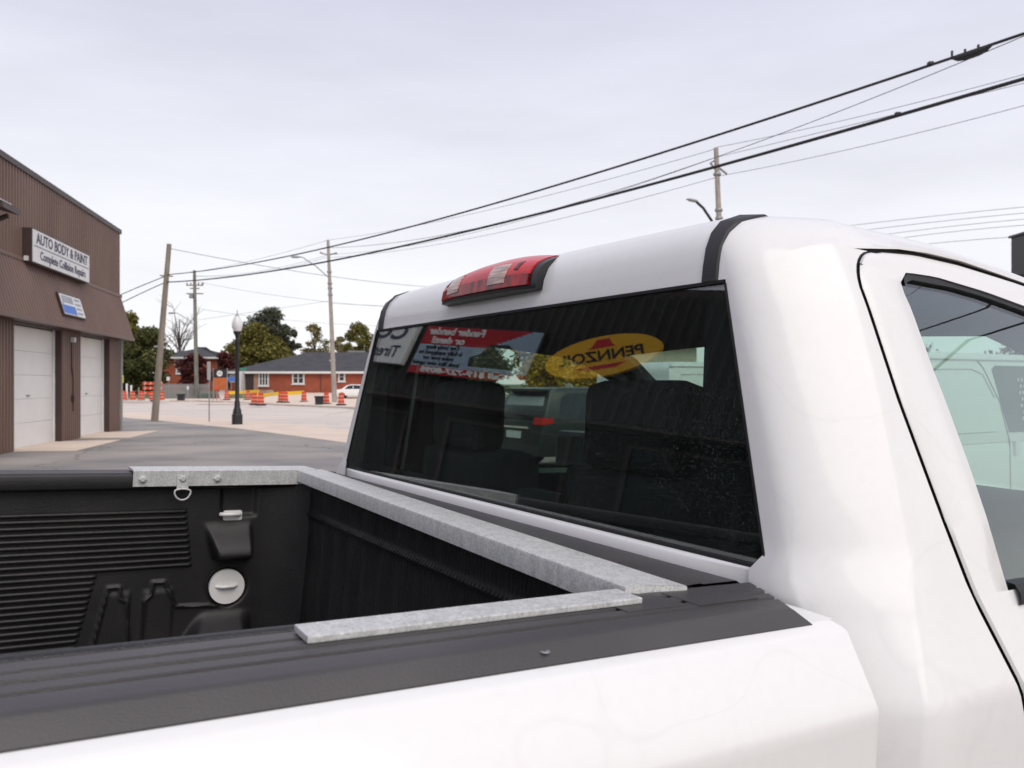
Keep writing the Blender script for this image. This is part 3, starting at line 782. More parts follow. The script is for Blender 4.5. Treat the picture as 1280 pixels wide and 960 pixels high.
# bed liner: one moulded skin. Far wall as a relief, front wall, floor, near wall
QW = 0.835                                           # wall distance from the middle
P_ = lambda px, py: None
def poly_d(u, w, pl):
    best = 9
    for (a0, b0), (a1, b1) in zip(pl, pl[1:]):
        dx, dy = a1 - a0, b1 - b0; t = max(0, min(1, ((u - a0) * dx + (w - b0) * dy) / (dx * dx + dy * dy)))
        best = min(best, math.hypot(u - a0 - t * dx, w - b0 - t * dy))
    return best
PL1 = [(0.222, -0.71), (0.258, -0.533), (0.285, -0.533), (0.290, -0.565), (0.304, -0.575), (0.315, -0.71)]
PL2 = [(0.345, -0.71), (0.348, -0.575), (0.364, -0.56), (0.368, -0.527), (0.398, -0.527), (0.430, -0.598), (0.50, -0.602), (0.56, -0.606)]
def relief(u, w):
    h = 0.0
    h += 0.0065 * math.exp(-(poly_d(u, w, PL1) / 0.0042) ** 4) + 0.0065 * math.exp(-(poly_d(u, w, PL2) / 0.0042) ** 4)
    if 0.258 < u < 0.315 or 0.345 < u < 0.42: h += 0.004 * smooth(-w, 0.54, 0.56)
    # upper ledge: sloping shelf with an undercut
    m = smooth(u, 0.488 + (w + 0.37) * -0.3, 0.505 + (w + 0.37) * -0.3) * (1 - smooth(u, 0.618, 0.632))
    if w < -0.36: h += m * 0.055 * smooth(-w, 0.362, 0.458) * (1 - smooth(-w, 0.462, 0.476))
    # recess over it
    h -= 0.012 * smooth(u, 0.535, 0.545) * (1 - smooth(u, 0.628, 0.645)) * (1 - smooth(-w, 0.345, 0.36))
    # lower ledge
    m = smooth(u, 0.44 + (w + 0.7) * 0.6, 0.47 + (w + 0.7) * 0.6) * (1 - smooth(u, 0.60, 0.64))
    h += m * 0.075 * smooth(-w, 0.615, 0.70)
    # bowl round the tie-down plate
    d = math.hypot(u - 0.565, w + 0.553)
    h -= 0.012 * (1 - smooth(d, 0.05, 0.062))
    # sweep into the front corner
    if u > 0.64: h += 0.075 * ((u - 0.64) / 0.14) ** 2.2
    return h
mb = MB(); rows = []
uu = [BT + 0.02, -0.8, -0.4, -0.1] + [0.0 + 0.0045 * i for i in range(175)]
for i in range(115):
    w = -0.262 - i * 0.0043
    rows.append([(u, VC + QW - relief(u, w), w) for u in uu])
mb.grid(rows)
# near wall, floor, tail end
mb.grid([[(u, VC - QW, w) for u in (BT + 0.02, 0.76)] for w in (-0.262, -0.76)])
mb.grid([[(u, v, -0.755) for u in (BT + 0.02, 0.8)] for v in (VC - QW, VC + QW)])
liner = tp(mb, 'bed_liner', M_LINER, sm=60)
# front wall of the liner
mb = MB(); rows = []
vv = [VC - QW + 0.0035 * i for i in range(470)]
for i in range(60):
    w = -0.228 - i * 0.0090
    rows.append([(0.775 - 0.010 * math.exp(-((w + 0.345) / 0.007) ** 2) * (0.75 + 0.25 * math.sin(v * 2 * math.pi / 0.0145)) + 0.0022 * math.sin(v * 2 * math.pi / 0.0145) * (1 - smooth(abs(v - VC), 0.70, 0.76)) - 0.012 * smooth(-w, 0.36, 0.75), v, w) for v in vv])
mb.grid(rows)
tp(mb, 'front_wall_liner', M_LINER, liner, sm=60)
# ribs pressed out of the side wall, each a bar of its own
def rib(u1, w):
    rows = []
    for u, k in ((BT + 0.05, 1), (-0.2, 1), (u1 - 0.012, 1), (u1 - 0.004, 0.75), (u1, 0.1)):
        rows.append([(u, VC + QW + 0.001 - 0.011 * k * max(0, math.cos(t)), w + 0.0066 * math.sin(t)) for t in [R(-90 + 30 * i) for i in range(7)]])
    tp(MB().grid(rows), 'rib', M_LINER, liner, sm=50)
for i in range(22):
    w = -0.334 - 0.01655 * i
    rib(0.448 + (w + 0.334) * -0.13 if i < 10 else 0.229 + (w + 0.50) * 0.22, w)
# tie-down plate and cleat, painted body metal showing through the liner
vb = VC + QW
pl = tp(MB().tube([(0.565, vb + 0.008, -0.553), (0.565, vb - 0.006, -0.553)], 0.049, 28), 'tie_down_plate', M_WHITE, sm=40)
tp(MB().tube([(0.535, vb - 0.004, -0.551), (0.548, vb - 0.016, -0.551), (0.580, vb - 0.016, -0.551), (0.592, vb - 0.004, -0.551)], 0.005, 8), 'tie_down_bar', M_WHITE, pl, sm=60)
ct = tp(MB().box(0.545, 0.600, vb - 0.004, vb + 0.012, -0.366, -0.336), 'tie_down_cleat', M_WHITE, bevel=0.008, sm=50)
tp(MB().tube([(0.538, vb - 0.004, -0.346), (0.545, vb - 0.018, -0.345), (0.580, vb - 0.018, -0.345), (0.592, vb - 0.004, -0.347)], 0.006, 8), 'cleat_hook', M_WHITE, ct, sm=60)
# bulkhead cap between bar and cab
mb = MB()
mb.grid([[(u, v, w) for v in (VC - 0.80, VC, VC + 0.80)] for u, w in ((0.757, -0.262), (0.758, -0.230), (0.775, -0.2285), (0.800, -0.2275), (0.806, -0.2290), (0.868, -0.2290), (0.875, -0.233), (0.878, -0.265))])
tp(mb, 'bulkhead_cap', M_CAP, sm=35)
# galvanised bulkhead bar: angle steel, lying a touch askew
def barp(u, v, w): return (u + (v - 0.785) / (2.25 - 0.785) * 0.075, v, w)
mb = MB(); hw = 0.0
prof = [(0.659, -0.2505), (0.659, -0.222), (0.6605, -0.2185), (0.664, -0.217), (0.735, -0.217), (0.742, -0.2185), (0.744, -0.221), (0.744, -0.228), (0.72, -0.2275), (0.668, -0.2265), (0.664, -0.2505)]
rows = []
for v in (0.790, 0.86, 1.2, 1.6, 2.0, 2.38, 2.405):
    rows.append([barp(u, v - (0.02 if (u > 0.70 and v < 0.8) else 0), w + (0.0 if v > 0.8 else (0.012 if w < -0.24 else 0))) for u, w in prof])
mb.grid(rows, closed=True)
n = len(prof); b = len(mb.v) - n * len(rows)
mb.f.append(tuple(b + k for k in range(n))); mb.f.append(tuple(b + n * (len(rows) - 1) + k for k in range(n))[::-1])
tp(mb, 'bulkhead_bar', M_GALV, sm=30)
# near flat bar on the rail
mb = MB().prism([(0.243, 0.732), (0.640, 0.735), (0.642, 0.785), (0.244, 0.777)], (WTOP + 0.0010, WTOP + 0.008), lambda a, b, c: (a, b, c))
tp(mb, 'rail_plate', M_GALV, bevel=0.0015)
# far rail angle with bolts and a lashing ring
vf = VC + 0.80
mb = MB()
prof = [(vf - 0.012, -0.259), (vf - 0.014, -0.2175), (vf - 0.010, -0.2145), (vf + 0.10, -0.2145), (vf + 0.10, -0.2195), (vf - 0.006, -0.2195), (vf - 0.006, -0.259)]
rows = [[(u, v, w) for v, w in prof] for u in (0.299, 0.5, 0.70, 0.795)]
mb.grid(rows, closed=True)
n = len(prof); b = len(mb.v) - n * len(rows)
mb.f.append(tuple(b + k for k in range(n))); mb.f.append(tuple(b + n * (len(rows) - 1) + k for k in range(n))[::-1])
ang = tp(mb, 'rail_angle', M_GALV, sm=30)
for u in (0.322, 0.423, 0.514):
    tp(MB().tube([(u, vf - 0.012, -0.239), (u, vf - 0.019, -0.239), (u, vf - 0.022, -0.239)], [0.010, 0.010, 0.006], 6), 'bolt', M_GALV, ang)
lr = tp(MB().box(0.408, 0.438, vf - 0.0175, vf - 0.0145, -0.266, -0.228), 'ring_bracket', M_GALV, ang, bevel=0.001)
ringp = [(0.423 + 0.021 * math.cos(t) * (1 if math.sin(t) < 0 else 0.95), vf - 0.022, -0.272 + (0.024 if math.sin(t) < 0 else 0.006) * math.sin(t)) for t in [2 * math.pi * i / 28 for i in range(29)]]
tp(MB().tube(ringp, 0.0026, 8, caps=False), 'lashing_ring', M_GALV, ang, sm=60)

# tailgate, rear bumper, chassis, wheels
tg = tp(MB().box(BT - 0.03, BT + 0.02, VC - 0.84, VC + 0.84, -0.76, -0.25), 'tailgate', M_WHITE, bevel=0.008)
tp(MB().box(BT - 0.04, BT - 0.028, VC - 0.12, VC + 0.12, -0.40, -0.33), 'tailgate_handle', M_BLACK, tg, bevel=0.004)
tp(MB().box(BT - 0.22, BT - 0.02, VC - 0.93, VC + 0.93, -1.06, -0.84), 'rear_bumper', M_CHROME, bevel=0.03)
tp(MB().box(BT + 0.05, 3.6, VC - 0.42, VC + 0.42, -1.14, -1.0), 'chassis', M_BLACK)
def wheel(uc, sg):
    zc = 0.40
    # centre height so that the tyre stands on level ground
    w = (zc - HC + uc * math.sin(DP)) / math.cos(DP)
    y0 = 0.74; y1 = 1.0
    V = lambda q: VC - sg * q
    rows = []; rt = [(0.24, y0 + 0.03), (0.36, y0), (0.392, y0 + 0.03), (0.397, (y0 + y1) / 2), (0.392, y1 - 0.03), (0.36, y1), (0.24, y1 - 0.03)]
    for r_, q in rt: rows.append([(uc + r_ * math.cos(2 * math.pi * k / 32), V(q), w + r_ * math.sin(2 * math.pi * k / 32)) for k in range(32)])
    tyre = tp(MB().grid(rows, closed=True), 'wheel', M_TYRE, sm=40)
    mb = MB(); rows = []
    for r_, q in ((0.24, y1 - 0.03), (0.22, y1 - 0.06), (0.12, y1 - 0.05), (0.06, y1 - 0.01), (0.001, y1 - 0.01)): rows.append([(uc + r_ * math.cos(2 * math.pi * k / 32), V(q), w + r_ * math.sin(2 * math.pi * k / 32)) for k in range(32)])
    tp(mb.grid(rows, closed=True), 'rim', M_RIM, tyre, sm=40)
for sg in (1, -1):
    wheel(-0.20, sg); wheel(3.10, sg)

# ================================================================== the auto body building
FA = Vector((-0.1906, 0.9817, 0)); FN = Vector((0.9817, 0.1906, 0)); FC = Vector((-14.8, 31.07, 0))
def F(s, o, z): return tuple(FC + FA * s + FN * o + ZZ * z)     # along the facade, out of it, up
def s_of(px, o=0.0):                                            # where along the facade a picture column falls
    k = (px - 640) / FPX; c = FC + FN * o
    return (c.x - k * c.y) / (k * FA.y - FA.x)
shop = empty('body_shop_building', F(0, 0, 0), 0, 'brown corrugated metal body shop with two white garage doors', 'building')
shop_loc = Vector(F(0, 0, 0))
def fb(mb, name, mt, parent=shop, **k):
    me_fn = lambda s, o, z: tuple(Vector(F(s, o, z)) - shop_loc)
    return mb.build(name, mt, parent, fn=me_fn, **k)
H_TOP, H_MT, H_MB = 7.5, 5.04, 3.44
PITCH = 0.19
def corr(s):                                         # box rib profile of the sheet
    t = (s / PITCH) % 1
    return 0.036 * (smooth(t, 0.05, 0.2) - smooth(t, 0.55, 0.7))
def corr_ss(s0, s1):
    out = []; k = math.floor(s0 / PITCH)
    while k * PITCH < s1 + PITCH:
        for t in (0.05, 0.2, 0.55, 0.7):
            x = (k + t) * PITCH
            if s0 < x < s1: out.append(x)
        k += 1
    return [s0] + out + [s1]
def corr_wall(mb, s0, s1, z0, z1, o0=0.0, o1=None):
    ss = corr_ss(s0, s1); o1 = o0 if o1 is None else o1
    mb.grid([[(s, o0 + corr(s), z0) for s in ss], [(s, o1 + corr(s), z1) for s in ss]])
S_END = -13.3
openings = [(-9.9, -6.3), (-4.62, -1.32)]
DH = 3.36
fb(MB().box(S_END, -0.03, -14, -0.42, 0, H_TOP - 0.02), 'core_wall', M_BROWN)
mb = MB(); corr_wall(mb, S_END, 0, H_MT, H_TOP); fb(mb, 'upper_siding', M_BROWN)
mb = MB(); prev = S_END
for a, b_ in openings + [(0, 0)]:
    mb = MB(); corr_wall(mb, prev, a, 0, DH + 0.15); prev = b_
    fb(mb, 'lower_siding', M_BROWN)
# back of the siding above each opening and jambs of the recess
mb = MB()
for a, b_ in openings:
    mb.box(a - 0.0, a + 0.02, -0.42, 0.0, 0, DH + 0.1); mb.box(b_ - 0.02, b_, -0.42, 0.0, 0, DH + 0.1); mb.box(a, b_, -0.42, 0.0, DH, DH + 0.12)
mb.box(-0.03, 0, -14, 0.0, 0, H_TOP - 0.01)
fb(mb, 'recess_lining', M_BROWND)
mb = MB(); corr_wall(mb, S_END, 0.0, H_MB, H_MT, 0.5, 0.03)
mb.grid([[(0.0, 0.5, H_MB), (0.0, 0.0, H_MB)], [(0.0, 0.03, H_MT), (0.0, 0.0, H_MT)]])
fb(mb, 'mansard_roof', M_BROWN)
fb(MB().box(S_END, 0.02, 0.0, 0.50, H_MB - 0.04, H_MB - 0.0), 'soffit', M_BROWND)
fb(MB().box(S_END, 0.03, 0.47, 0.53, H_MB - 0.07, H_MB + 0.05), 'mansard_fascia', M_BROWN)
fb(MB().box(S_END, 0.02, 0.0, 0.09, H_MT - 0.04, H_MT + 0.06), 'flashing', M_BROWN)
fb(MB().box(S_END, 0.04, -0.3, 0.07, H_TOP - 0.10, H_TOP + 0.06), 'parapet_cap', M_BROWND)
fb(MB().tube([(0.07, 0.05, 0), (0.07, 0.05, H_MB)], 0.05, 8), 'downpipe', M_FENCE)
for a, b_ in openings:
    gd = fb(MB().box(a + 0.03, b_ - 0.02, -0.40, -0.29, 0.0, DH - 0.02), 'garage_door', M_DOORW)
    n = 5; ph = (DH - 0.06) / n
    for i in range(n):
        fb(MB().box(a + 0.05, b_ - 0.03, -0.29, -0.252, 0.02 + i * ph, 0.02 + (i + 1) * ph - 0.006), 'panel', M_DOORW, gd, bevel=0.006)
    fb(MB().box((a + b_) / 2 - 0.25, (a + b_) / 2 - 0.05, -0.25, -0.22, 0.02 + ph * 2.1, 0.02 + ph * 2.16), 'handle', M_STEEL, gd)
    fb(MB().box(b_ - 0.026, b_ - 0.021, -0.25, -0.18, 0.0, DH), 'door_track', M_SIGNW, gd)
    ap = MB().prism([(a - 0.1, -0.3), (b_ + 0.1, -0.3), (b_ + 0.45, 1.55), (a - 0.2, 1.55)], (0.004, 0.02), lambda x, y, z: F(x, y, z)).build('apron', M_CONC)
    tag(ap, kind='structure')
wl = fb(MB().box(-5.62, -5.48, 0.02, 0.16, 3.05, 3.2), 'wall_lamp', M_SIGNW, bevel=0.02)
fb(MB().tube([(-5.55, 0.05, 3.05), (-5.55, 0.05, 2.3), (-5.42, 0.05, 1.9), (-5.42, 0.05, 0.9)], 0.02, 6), 'conduit', M_BROWND)
fb(MB().box(-5.5, -5.36, 0.02, 0.1, 1.2, 1.4), 'switch_box', M_BROWND)
# shed eave standing out from the wall
s_e = s_of(24.5, 1.0); z_e = HC + (480 - 266) / FPX * (FC + FA * s_e + FN * 1.0).y
mb = MB().prism([(0.0, z_e + 0.55), (1.02, z_e + 0.07), (1.02, z_e - 0.07), (0.0, z_e + 0.2)], (S_END + 0.05, s_e), lambda o, z, s: (s, o, z))
ev = fb(mb, 'eave', M_BROWND)
fb(MB().tube([(s_e - 0.25, 0.0, z_e - 0.5), (s_e - 0.25, 0.85, z_e - 0.12)], 0.06, 6), 'eave_bracket', M_BROWND, ev)
for i in range(4): fb(MB().box(s_e - 0.55 - i * 0.28, s_e - 0.38 - i * 0.28, 0.5, 0.98, z_e + 0.325, z_e + 0.34, lambda s, o, z: (s, o, z - (o - 0.5) * 0.47)), 'eave_clip', M_SIGNW, ev)
# low office wing towards the camera: its fascia carries the signs that mirror in the cab window
wing = empty('office_wing_building', F(-20, 0, 0), 0, 'low brown-sided office wing with dark windows beside the body shop', 'building')
wl_ = Vector(F(-20, 0, 0))
def wb(mb, name, mt, parent=wing, **k): return mb.build(name, mt, parent, fn=lambda s, o, z: tuple(Vector(F(s, o, z)) - wl_), **k)
mb = MB(); corr_wall(mb, -44, S_END - 0.0, 2.75, 4.75, 0.63, 0.05); wb(mb, 'fascia_siding', mat('deep_brown_siding', (0.014, 0.010, 0.010), 0.7, var=0.5, vscale=2))
wb(MB().box(-44, S_END - 0.01, 0.0, 0.64, 2.70, 2.748), 'soffit', M_BROWND)
wb(MB().box(-44, S_END - 0.02, -10, -0.06, 0, 4.7), 'core_wall', mat('deep_brown_siding', (0.03, 0.02, 0.02)))
wb(MB().box(-44, S_END - 0.02, -0.3, 0.06, 4.70, 4.86), 'parapet_cap', M_BROWND)
for s in (-42, -38.5, -35, -31.5, -28, -24.5, -21, -17.5, -14.5):
    w_ = wb(MB().box(s - 1.2, s + 1.2, -0.06, -0.02, 0.8, 2.5), 'window', mat('matt_dark_pane', (0.012, 0.012, 0.013), 0.5, spec=0.3))
    wb(MB().box(s - 1.28, s - 1.2, -0.06, 0.03, 0.75, 2.55).box(s + 1.2, s + 1.28, -0.06, 0.03, 0.75, 2.55).box(s - 1.2, s + 1.2, -0.06, 0.03, 2.5, 2.55).box(s - 1.2, s + 1.2, -0.06, 0.05, 0.72, 0.8), 'window_frame', M_BROWND, w_)

# ---- signs
def text_on(me, name, mt, parent, origin, xdir, ydir, off=0.004):
    xd, yd = Vector(xdir).normalized(), Vector(ydir).normalized(); zd = xd.cross(yd)
    o = link_mesh(name, me, mt, parent)
    inv = parent.matrix_basis.inverted()
    Mx = Matrix((xd, yd, zd)).transposed().to_4x4(); Mx.translation = Vector(origin) + zd * off
    o.matrix_basis = inv @ Mx
    return o
def sign_root(name, s, z, o, label, cat='sign'):
    return empty(name, F(s, o, z), 0, label, cat)
def sb(root, mb, name, mt, **k):
    l0 = Vector(root.location)
    return mb.build(name, mt, root, fn=lambda s, o, z: tuple(Vector(F(s, o, z)) - l0), **k)
# main light-box
sA, sB = s_of(41, 0.3), s_of(112, 0.3)
r1 = sign_root('shop_sign', (sA + sB) / 2, 4.98, 0.0, 'long white light-box sign reading AUTO BODY & PAINT on the brown wall')
sb(r1, MB().box(sA, sB, 0.025, 0.28, 4.98, 5.90), 'box', M_BROWND, bevel=0.01)
sb(r1, MB().box(sA + 0.03, sB - 0.03, 0.281, 0.30, 5.01, 5.87), 'face', M_SIGNW)
sb(r1, MB().box(sA + 0.1, sB - 0.1, 0.301, 0.306, 5.435, 5.455), 'rule_line', M_SIGNT)
text_on(text_mesh('AUTO BODY & PAINT', 0.40, (sB - sA) * 0.90, 0.006), 'lettering', M_SIGNT, r1, F((sA + sB) / 2, 0.30, 5.655), FA, ZZ)
text_on(text_mesh('Complete Collision Repairs', 0.33, (sB - sA) * 0.80, 0.004), 'lettering', M_SIGNT, r1, F((sA + sB) / 2 + 0.05, 0.30, 5.225), FA, ZZ)
sb(r1, MB().box(sA - 0.06, sA - 0.001, 0.1, 0.2, 5.02, 5.14), 'switch', M_SIGNW)
# small panel lying on the mansard
msl = (Vector(F(0, 0.03, H_MT)) - Vector(F(0, 0.5, H_MB))).normalized()
s0, s1 = s_of(70, 0.3), s_of(102, 0.3); sm_ = (s0 + s1) / 2
r2 = sign_root('mansard_sign', sm_, 4.15, 0.3, 'small tilted blue and white panel sign lying on the brown mansard')
zc = 4.06; oc = 0.5 - (zc - H_MB) / (H_MT - H_MB) * 0.47 + 0.05
wd_ = (s1 - s0) * 0.86; sm_ -= 0.1; cpt = Vector(F(sm_, oc, zc)); nn = FA.cross(msl).normalized()
def panel(x0, x1, y0, y1, d0, d1, name, mt):
    mb = MB().box(x0, x1, y0, y1, d0, d1)
    o = mb.build(name, mt, r2, fn=lambda x, y, d: tuple(cpt + FA * x + msl * y + nn * d - Vector(r2.location)))
    return o
M_BLUE = mat('sign_blue', (0.05, 0.16, 0.55), 0.5); M_GREYB = mat('sign_grey', (0.30, 0.33, 0.37), 0.5)
panel(-wd_/2, wd_/2, -0.34, 0.34, 0.0, 0.05, 'panel_back', M_BROWND)
panel(-wd_/2 + 0.05, wd_*0.10, -0.305, 0.305, 0.0505, 0.06, 'upper_panel', M_SIGNW)
panel(wd_*0.105, wd_/2 - 0.04, -0.305, 0.305, 0.0505, 0.06, 'side_panel', M_SIGNW)
panel(-wd_/2 + 0.05, wd_*0.10, -0.28, -0.02, 0.0605, 0.064, 'blue_band', M_BLUE)
text_on(text_mesh('JEEBIE', 0.27, wd_ * 0.52, 0.012), 'lettering', M_GREYB, r2, cpt + FA * (-wd_ * 0.19) + msl * 0.145 + nn * 0.06, FA, msl)
for i in range(4): text_on(text_mesh('PAINT' if i % 2 else 'SUPPLY', 0.10, wd_ * 0.26, 0.002), 'lettering', M_GREYB, r2, cpt + FA * (wd_ * 0.28) + msl * (0.21 - i * 0.14) + nn * 0.06, FA, msl)
# white tyre sign, red body shop banner, oval oil sign (seen mirrored in the cab window)
OM = lambda z: 0.05 + (4.75 - z) * 0.29            # the wing's sloping fascia
def FT(s, o, z): return F(s, o + OM(z), z)
MTU = (Vector(FT(0, 0, 5)) - Vector(FT(0, 0, 4))).normalized()
_sb = sb
def sb(root, mb, name, mt, **k):
    l0 = Vector(root.location)
    return mb.build(name, mt, root, fn=lambda s, o, z: tuple(Vector(FT(s, o, z)) - l0), **k)
r3 = sign_root('tire_sign', -20.6, 3.3, 0, 'white box sign with dark lettering about tires, mirrored in the cab window')
sb(r3, MB().box(-22.42, -19.0, 0.03, 0.15, 3.26, 4.20), 'box', M_SIGNW, bevel=0.015)
text_on(text_mesh('COLLISION', 0.46, 2.75, 0.012), 'lettering', M_SIGNT, r3, FT(-20.88, 0.15, 3.86), FA, MTU)
text_on(text_mesh('Tires \u2022', 0.32, 0.80, 0.006), 'lettering', M_SIGNT, r3, FT(-21.86, 0.15, 3.48), FA, MTU)
M_BRED = mat('banner_red', (0.52, 0.012, 0.022), 0.6); M_BLUEP = mat('banner_pale_blue', (0.40, 0.52, 0.66), 0.6)
BS, ZB = -0.17, 3.145
r4 = sign_root('body_shop_banner', -23.7, 3.3, 0, 'red and pale blue slatted banner about dent repair, mirrored in the cab window')
n = 26; hh = 0.88 / n
b4 = sb(r4, MB().box(BS-25.0, BS-22.45, 0.03, 0.12, 3.13, 4.04), 'backing', M_BLACK)
for i in range(n):
    z = ZB + i * hh
    red_ = i < 4 or i > 15
    split = interp(i, [16, 25], [BS-24.0, BS-24.75])
    sb(r4, MB().box((split if i > 15 else BS-24.96), BS-22.5, 0.122, 0.142, z, z + hh * 0.72), 'slat', M_BRED if red_ else M_BLUEP)
    if i > 15: sb(r4, MB().box(BS-24.96, split, 0.122, 0.142, z, z + hh * 0.72), 'slat', M_BLUEP)
M_INK = mat('ink_black', (0.01, 0.01, 0.012), 0.6)
text_on(text_mesh('Fender bender', 0.19, 1.25, 0.006), 'lettering', M_SIGNW, r4, FT(BS-23.2, 0.143, ZB + 0.78), FA, MTU)
text_on(text_mesh('or dent?', 0.18, 0.75, 0.006), 'lettering', M_SIGNW, r4, FT(BS-23.1, 0.143, ZB + 0.615), FA, MTU)
for i, tx in enumerate(('Our body shop', 'is fully equipped to', 'make your car', 'look like new again!')):
    text_on(text_mesh(tx, 0.11, (0.75, 0.98, 0.7, 1.05)[i], 0.003), 'lettering', M_INK, r4, FT(BS-23.05, 0.143, ZB + 0.485 - i * 0.098), FA, MTU)
text_on(text_mesh('Call 519-727-8095', 0.13, 1.9, 0.006, shear=0.2), 'lettering', M_SIGNW, r4, FT(BS-23.7, 0.143, ZB + 0.065), FA, MTU)
# printed car on the banner
mb = MB().prism([(-23.75, 0.2), (-23.72, 0.36), (-23.9, 0.42), (-24.05, 0.60), (-24.4, 0.62), (-24.7, 0.45), (-24.8, 0.22), (-24.6, 0.2)], (0.1425, 0.1475), lambda s, z, o: (s + BS, o, ZB + z))
sb(r4, mb, 'printed_car', M_INK)
M_OIL = mat('oil_sign_yellow', (0.80, 0.42, 0.01), 0.5)
r5 = sign_root('oval_oil_sign', -26.1, 3.4, 0, 'yellow oval oil sign with black lettering, mirrored in the cab window')
RO = R(-14)
def ov(x, z, o): return (-26.30 + x * math.cos(RO) - z * math.sin(RO), o, 3.70 + x * math.sin(RO) + z * math.cos(RO))
sb(r5, MB().prism([(0.92 * math.cos(2*math.pi*i/40), 0.335 * math.sin(2*math.pi*i/40)) for i in range(40)], (0.06, 0.14), ov), 'oval_face', M_OIL)
text_on(text_mesh('PENNZOIL', 0.25, 1.36, 0.005, shear=0.22), 'lettering', M_INK, r5, FT(-26.30, 0.14, 3.70), FA * math.cos(RO) + MTU * math.sin(RO), MTU * math.cos(RO) - FA * math.sin(RO))
sb(r5, MB().prism([(-0.22, 0.14), (0.22, 0.14), (0.16, 0.18), (0.10, 0.28), (-0.10, 0.28), (-0.16, 0.18)], (0.141, 0.146), ov), 'red_bell', M_BRED)
sb(r5, MB().prism([(-0.42, -0.15), (0.40, -0.15), (0.22, -0.21), (-0.25, -0.21)], (0.141, 0.146), ov), 'red_bar', M_BRED)

# ================================================================== houses
def house(name, loc, label, x0, x1, dep, base, eave, ridge, hip, wallm, windows, over=0.55, side_win=True):
    r_ = empty(name, loc, 0, label, 'house')
    MB().box(x0, x1, 0, dep, base, eave).build('wall', wallm, r_)
    mb = MB()
    ym = dep / 2
    v = [(x0 - over, -over, eave), (x1 + over, -over, eave), (x1 + over, dep + over, eave), (x0 - over, dep + over, eave), (x0 + hip, ym, ridge), (x1 - hip, ym, ridge)]
    mb.add(v, [(0, 1, 5, 4), (1, 2, 5), (2, 3, 4, 5), (3, 0, 4), (3, 2, 1, 0)])
    rf = mb.build('roof', M_ROOF, r_)
    MB().box(x0 - over - 0.02, x1 + over + 0.02, -over - 0.03, -over + 0.06, eave - 0.24, eave + 0.02).box(x0 - over - 0.03, x0 - over + 0.05, -over, dep + over, eave - 0.235, eave + 0.015).build('eaves_board', M_TRIMW, rf)
    for (a, b_, z0, z1, n) in windows:
        MB().box(a - 0.12, b_ + 0.12, -0.07, 0.02, z0 - 0.14, z1 + 0.12).build('window', M_TRIMW, r_)
        w_ = r_.children[-1] if len(r_.children) else None
        w_ = [c for c in bpy.data.objects if c.parent == r_ and c.name.startswith('window')][-1]
        pw = (b_ - a) / n
        for i in range(n):
            for zz in ((z0, (z0 + z1) / 2 - 0.03), ((z0 + z1) / 2 + 0.03, z1)):
                MB().box(a + i * pw + 0.07, a + (i + 1) * pw - 0.07, -0.085, -0.06, *zz).build('pane', M_PANE, w_)
        MB().box(a - 0.2, b_ + 0.2, -0.16, 0.0, z0 - 0.24, z0 - 0.141).build('sill', M_TRIMW, w_)
    return r_, rf
YB = 97.0
XA = lambda px: (px - 640) / FPX * YB
zy = lambda py: HC - (py - 480) / FPX * YB
bung, brf = house('brick_bungalow', (0, YB, 0), 'long low red brick bungalow with dark hip roof and white windows', XA(288), XA(560), 13, 0.5, zy(464.5), zy(437.5), 7.6, M_BRICK,
    [(XA(366.5), XA(379.5), zy(478.5), zy(466.5), 2), (XA(424), XA(430.5), zy(475.5), zy(466.5), 1), (XA(324.5), XA(335), zy(481), zy(466.5), 3)])
# white-framed porch bay at its left end
MB().box(XA(301.5), XA(306.5), -1.5, 0.1, 0.6, zy(465)).build('porch_post', M_TRIMW, bung)
MB().box(XA(307), XA(317), -0.06, 0.02, zy(491), zy(466)).build('porch_door', M_BROWND, bung)
MB().box(XA(317.5), XA(323), -0.09, 0.05, zy(491), zy(465)).build('brick_pier', mat('pale_brick', (0.42, 0.25, 0.19), 0.9, var=0.5, vscale=3), bung)
for px in (288.5, 291.5, 294.5): MB().box(XA(px) - 0.11, XA(px) + 0.11, -0.12, 0.02, zy(478), zy(467)).build('porch_window', M_TRIMW, bung)
MB().box(XA(400.5), XA(401.2), -0.06, 0.0, zy(489), zy(466)).build('downspout', M_BROWND, bung)
MB().box(XA(404), XA(412), 3.2, 3.5, zy(450.5), zy(449)).build('roof_vent', M_TRIMW, brf)
MB().box(XA(418), XA(440), 8.0, 8.9, zy(441), zy(435)).build('roof_hatch', M_STEEL, brf)
# stone step and planter in front
pl_ = MB().prism([(XA(326), 0.55), (XA(352), 0.55), (XA(347), 1.05), (XA(331), 1.05)], (93.2, 95.0), lambda x, z, y: (x, y, z)).build('stone_planter', mat('pale_stone', (0.42, 0.32, 0.25), 0.9, var=0.7, vscale=4))
tag(pl_, 'low pale stone planter in front of the bungalow porch', 'planter')
YC = 118.0
XC = lambda px: (px - 640) / FPX * YC
zc_ = lambda py: HC - (py - 480) / FPX * YC
house('brick_house', (0, YC, 0), 'taller red brick house with grey hip roof behind the red maple', XC(196), XC(272), 11, 0.5, zc_(446.5), zc_(431.5), 5.0, M_BRICK,
    [(XC(219), XC(224), zc_(454), zc_(449.5), 1), (XC(249), XC(254), zc_(454), zc_(449.5), 1), (XC(221), XC(226), zc_(466), zc_(461), 1)], over=0.7)
M_CREAM = mat('cream_siding', (0.62, 0.56, 0.44), 0.8, var=0.3, vscale=1)
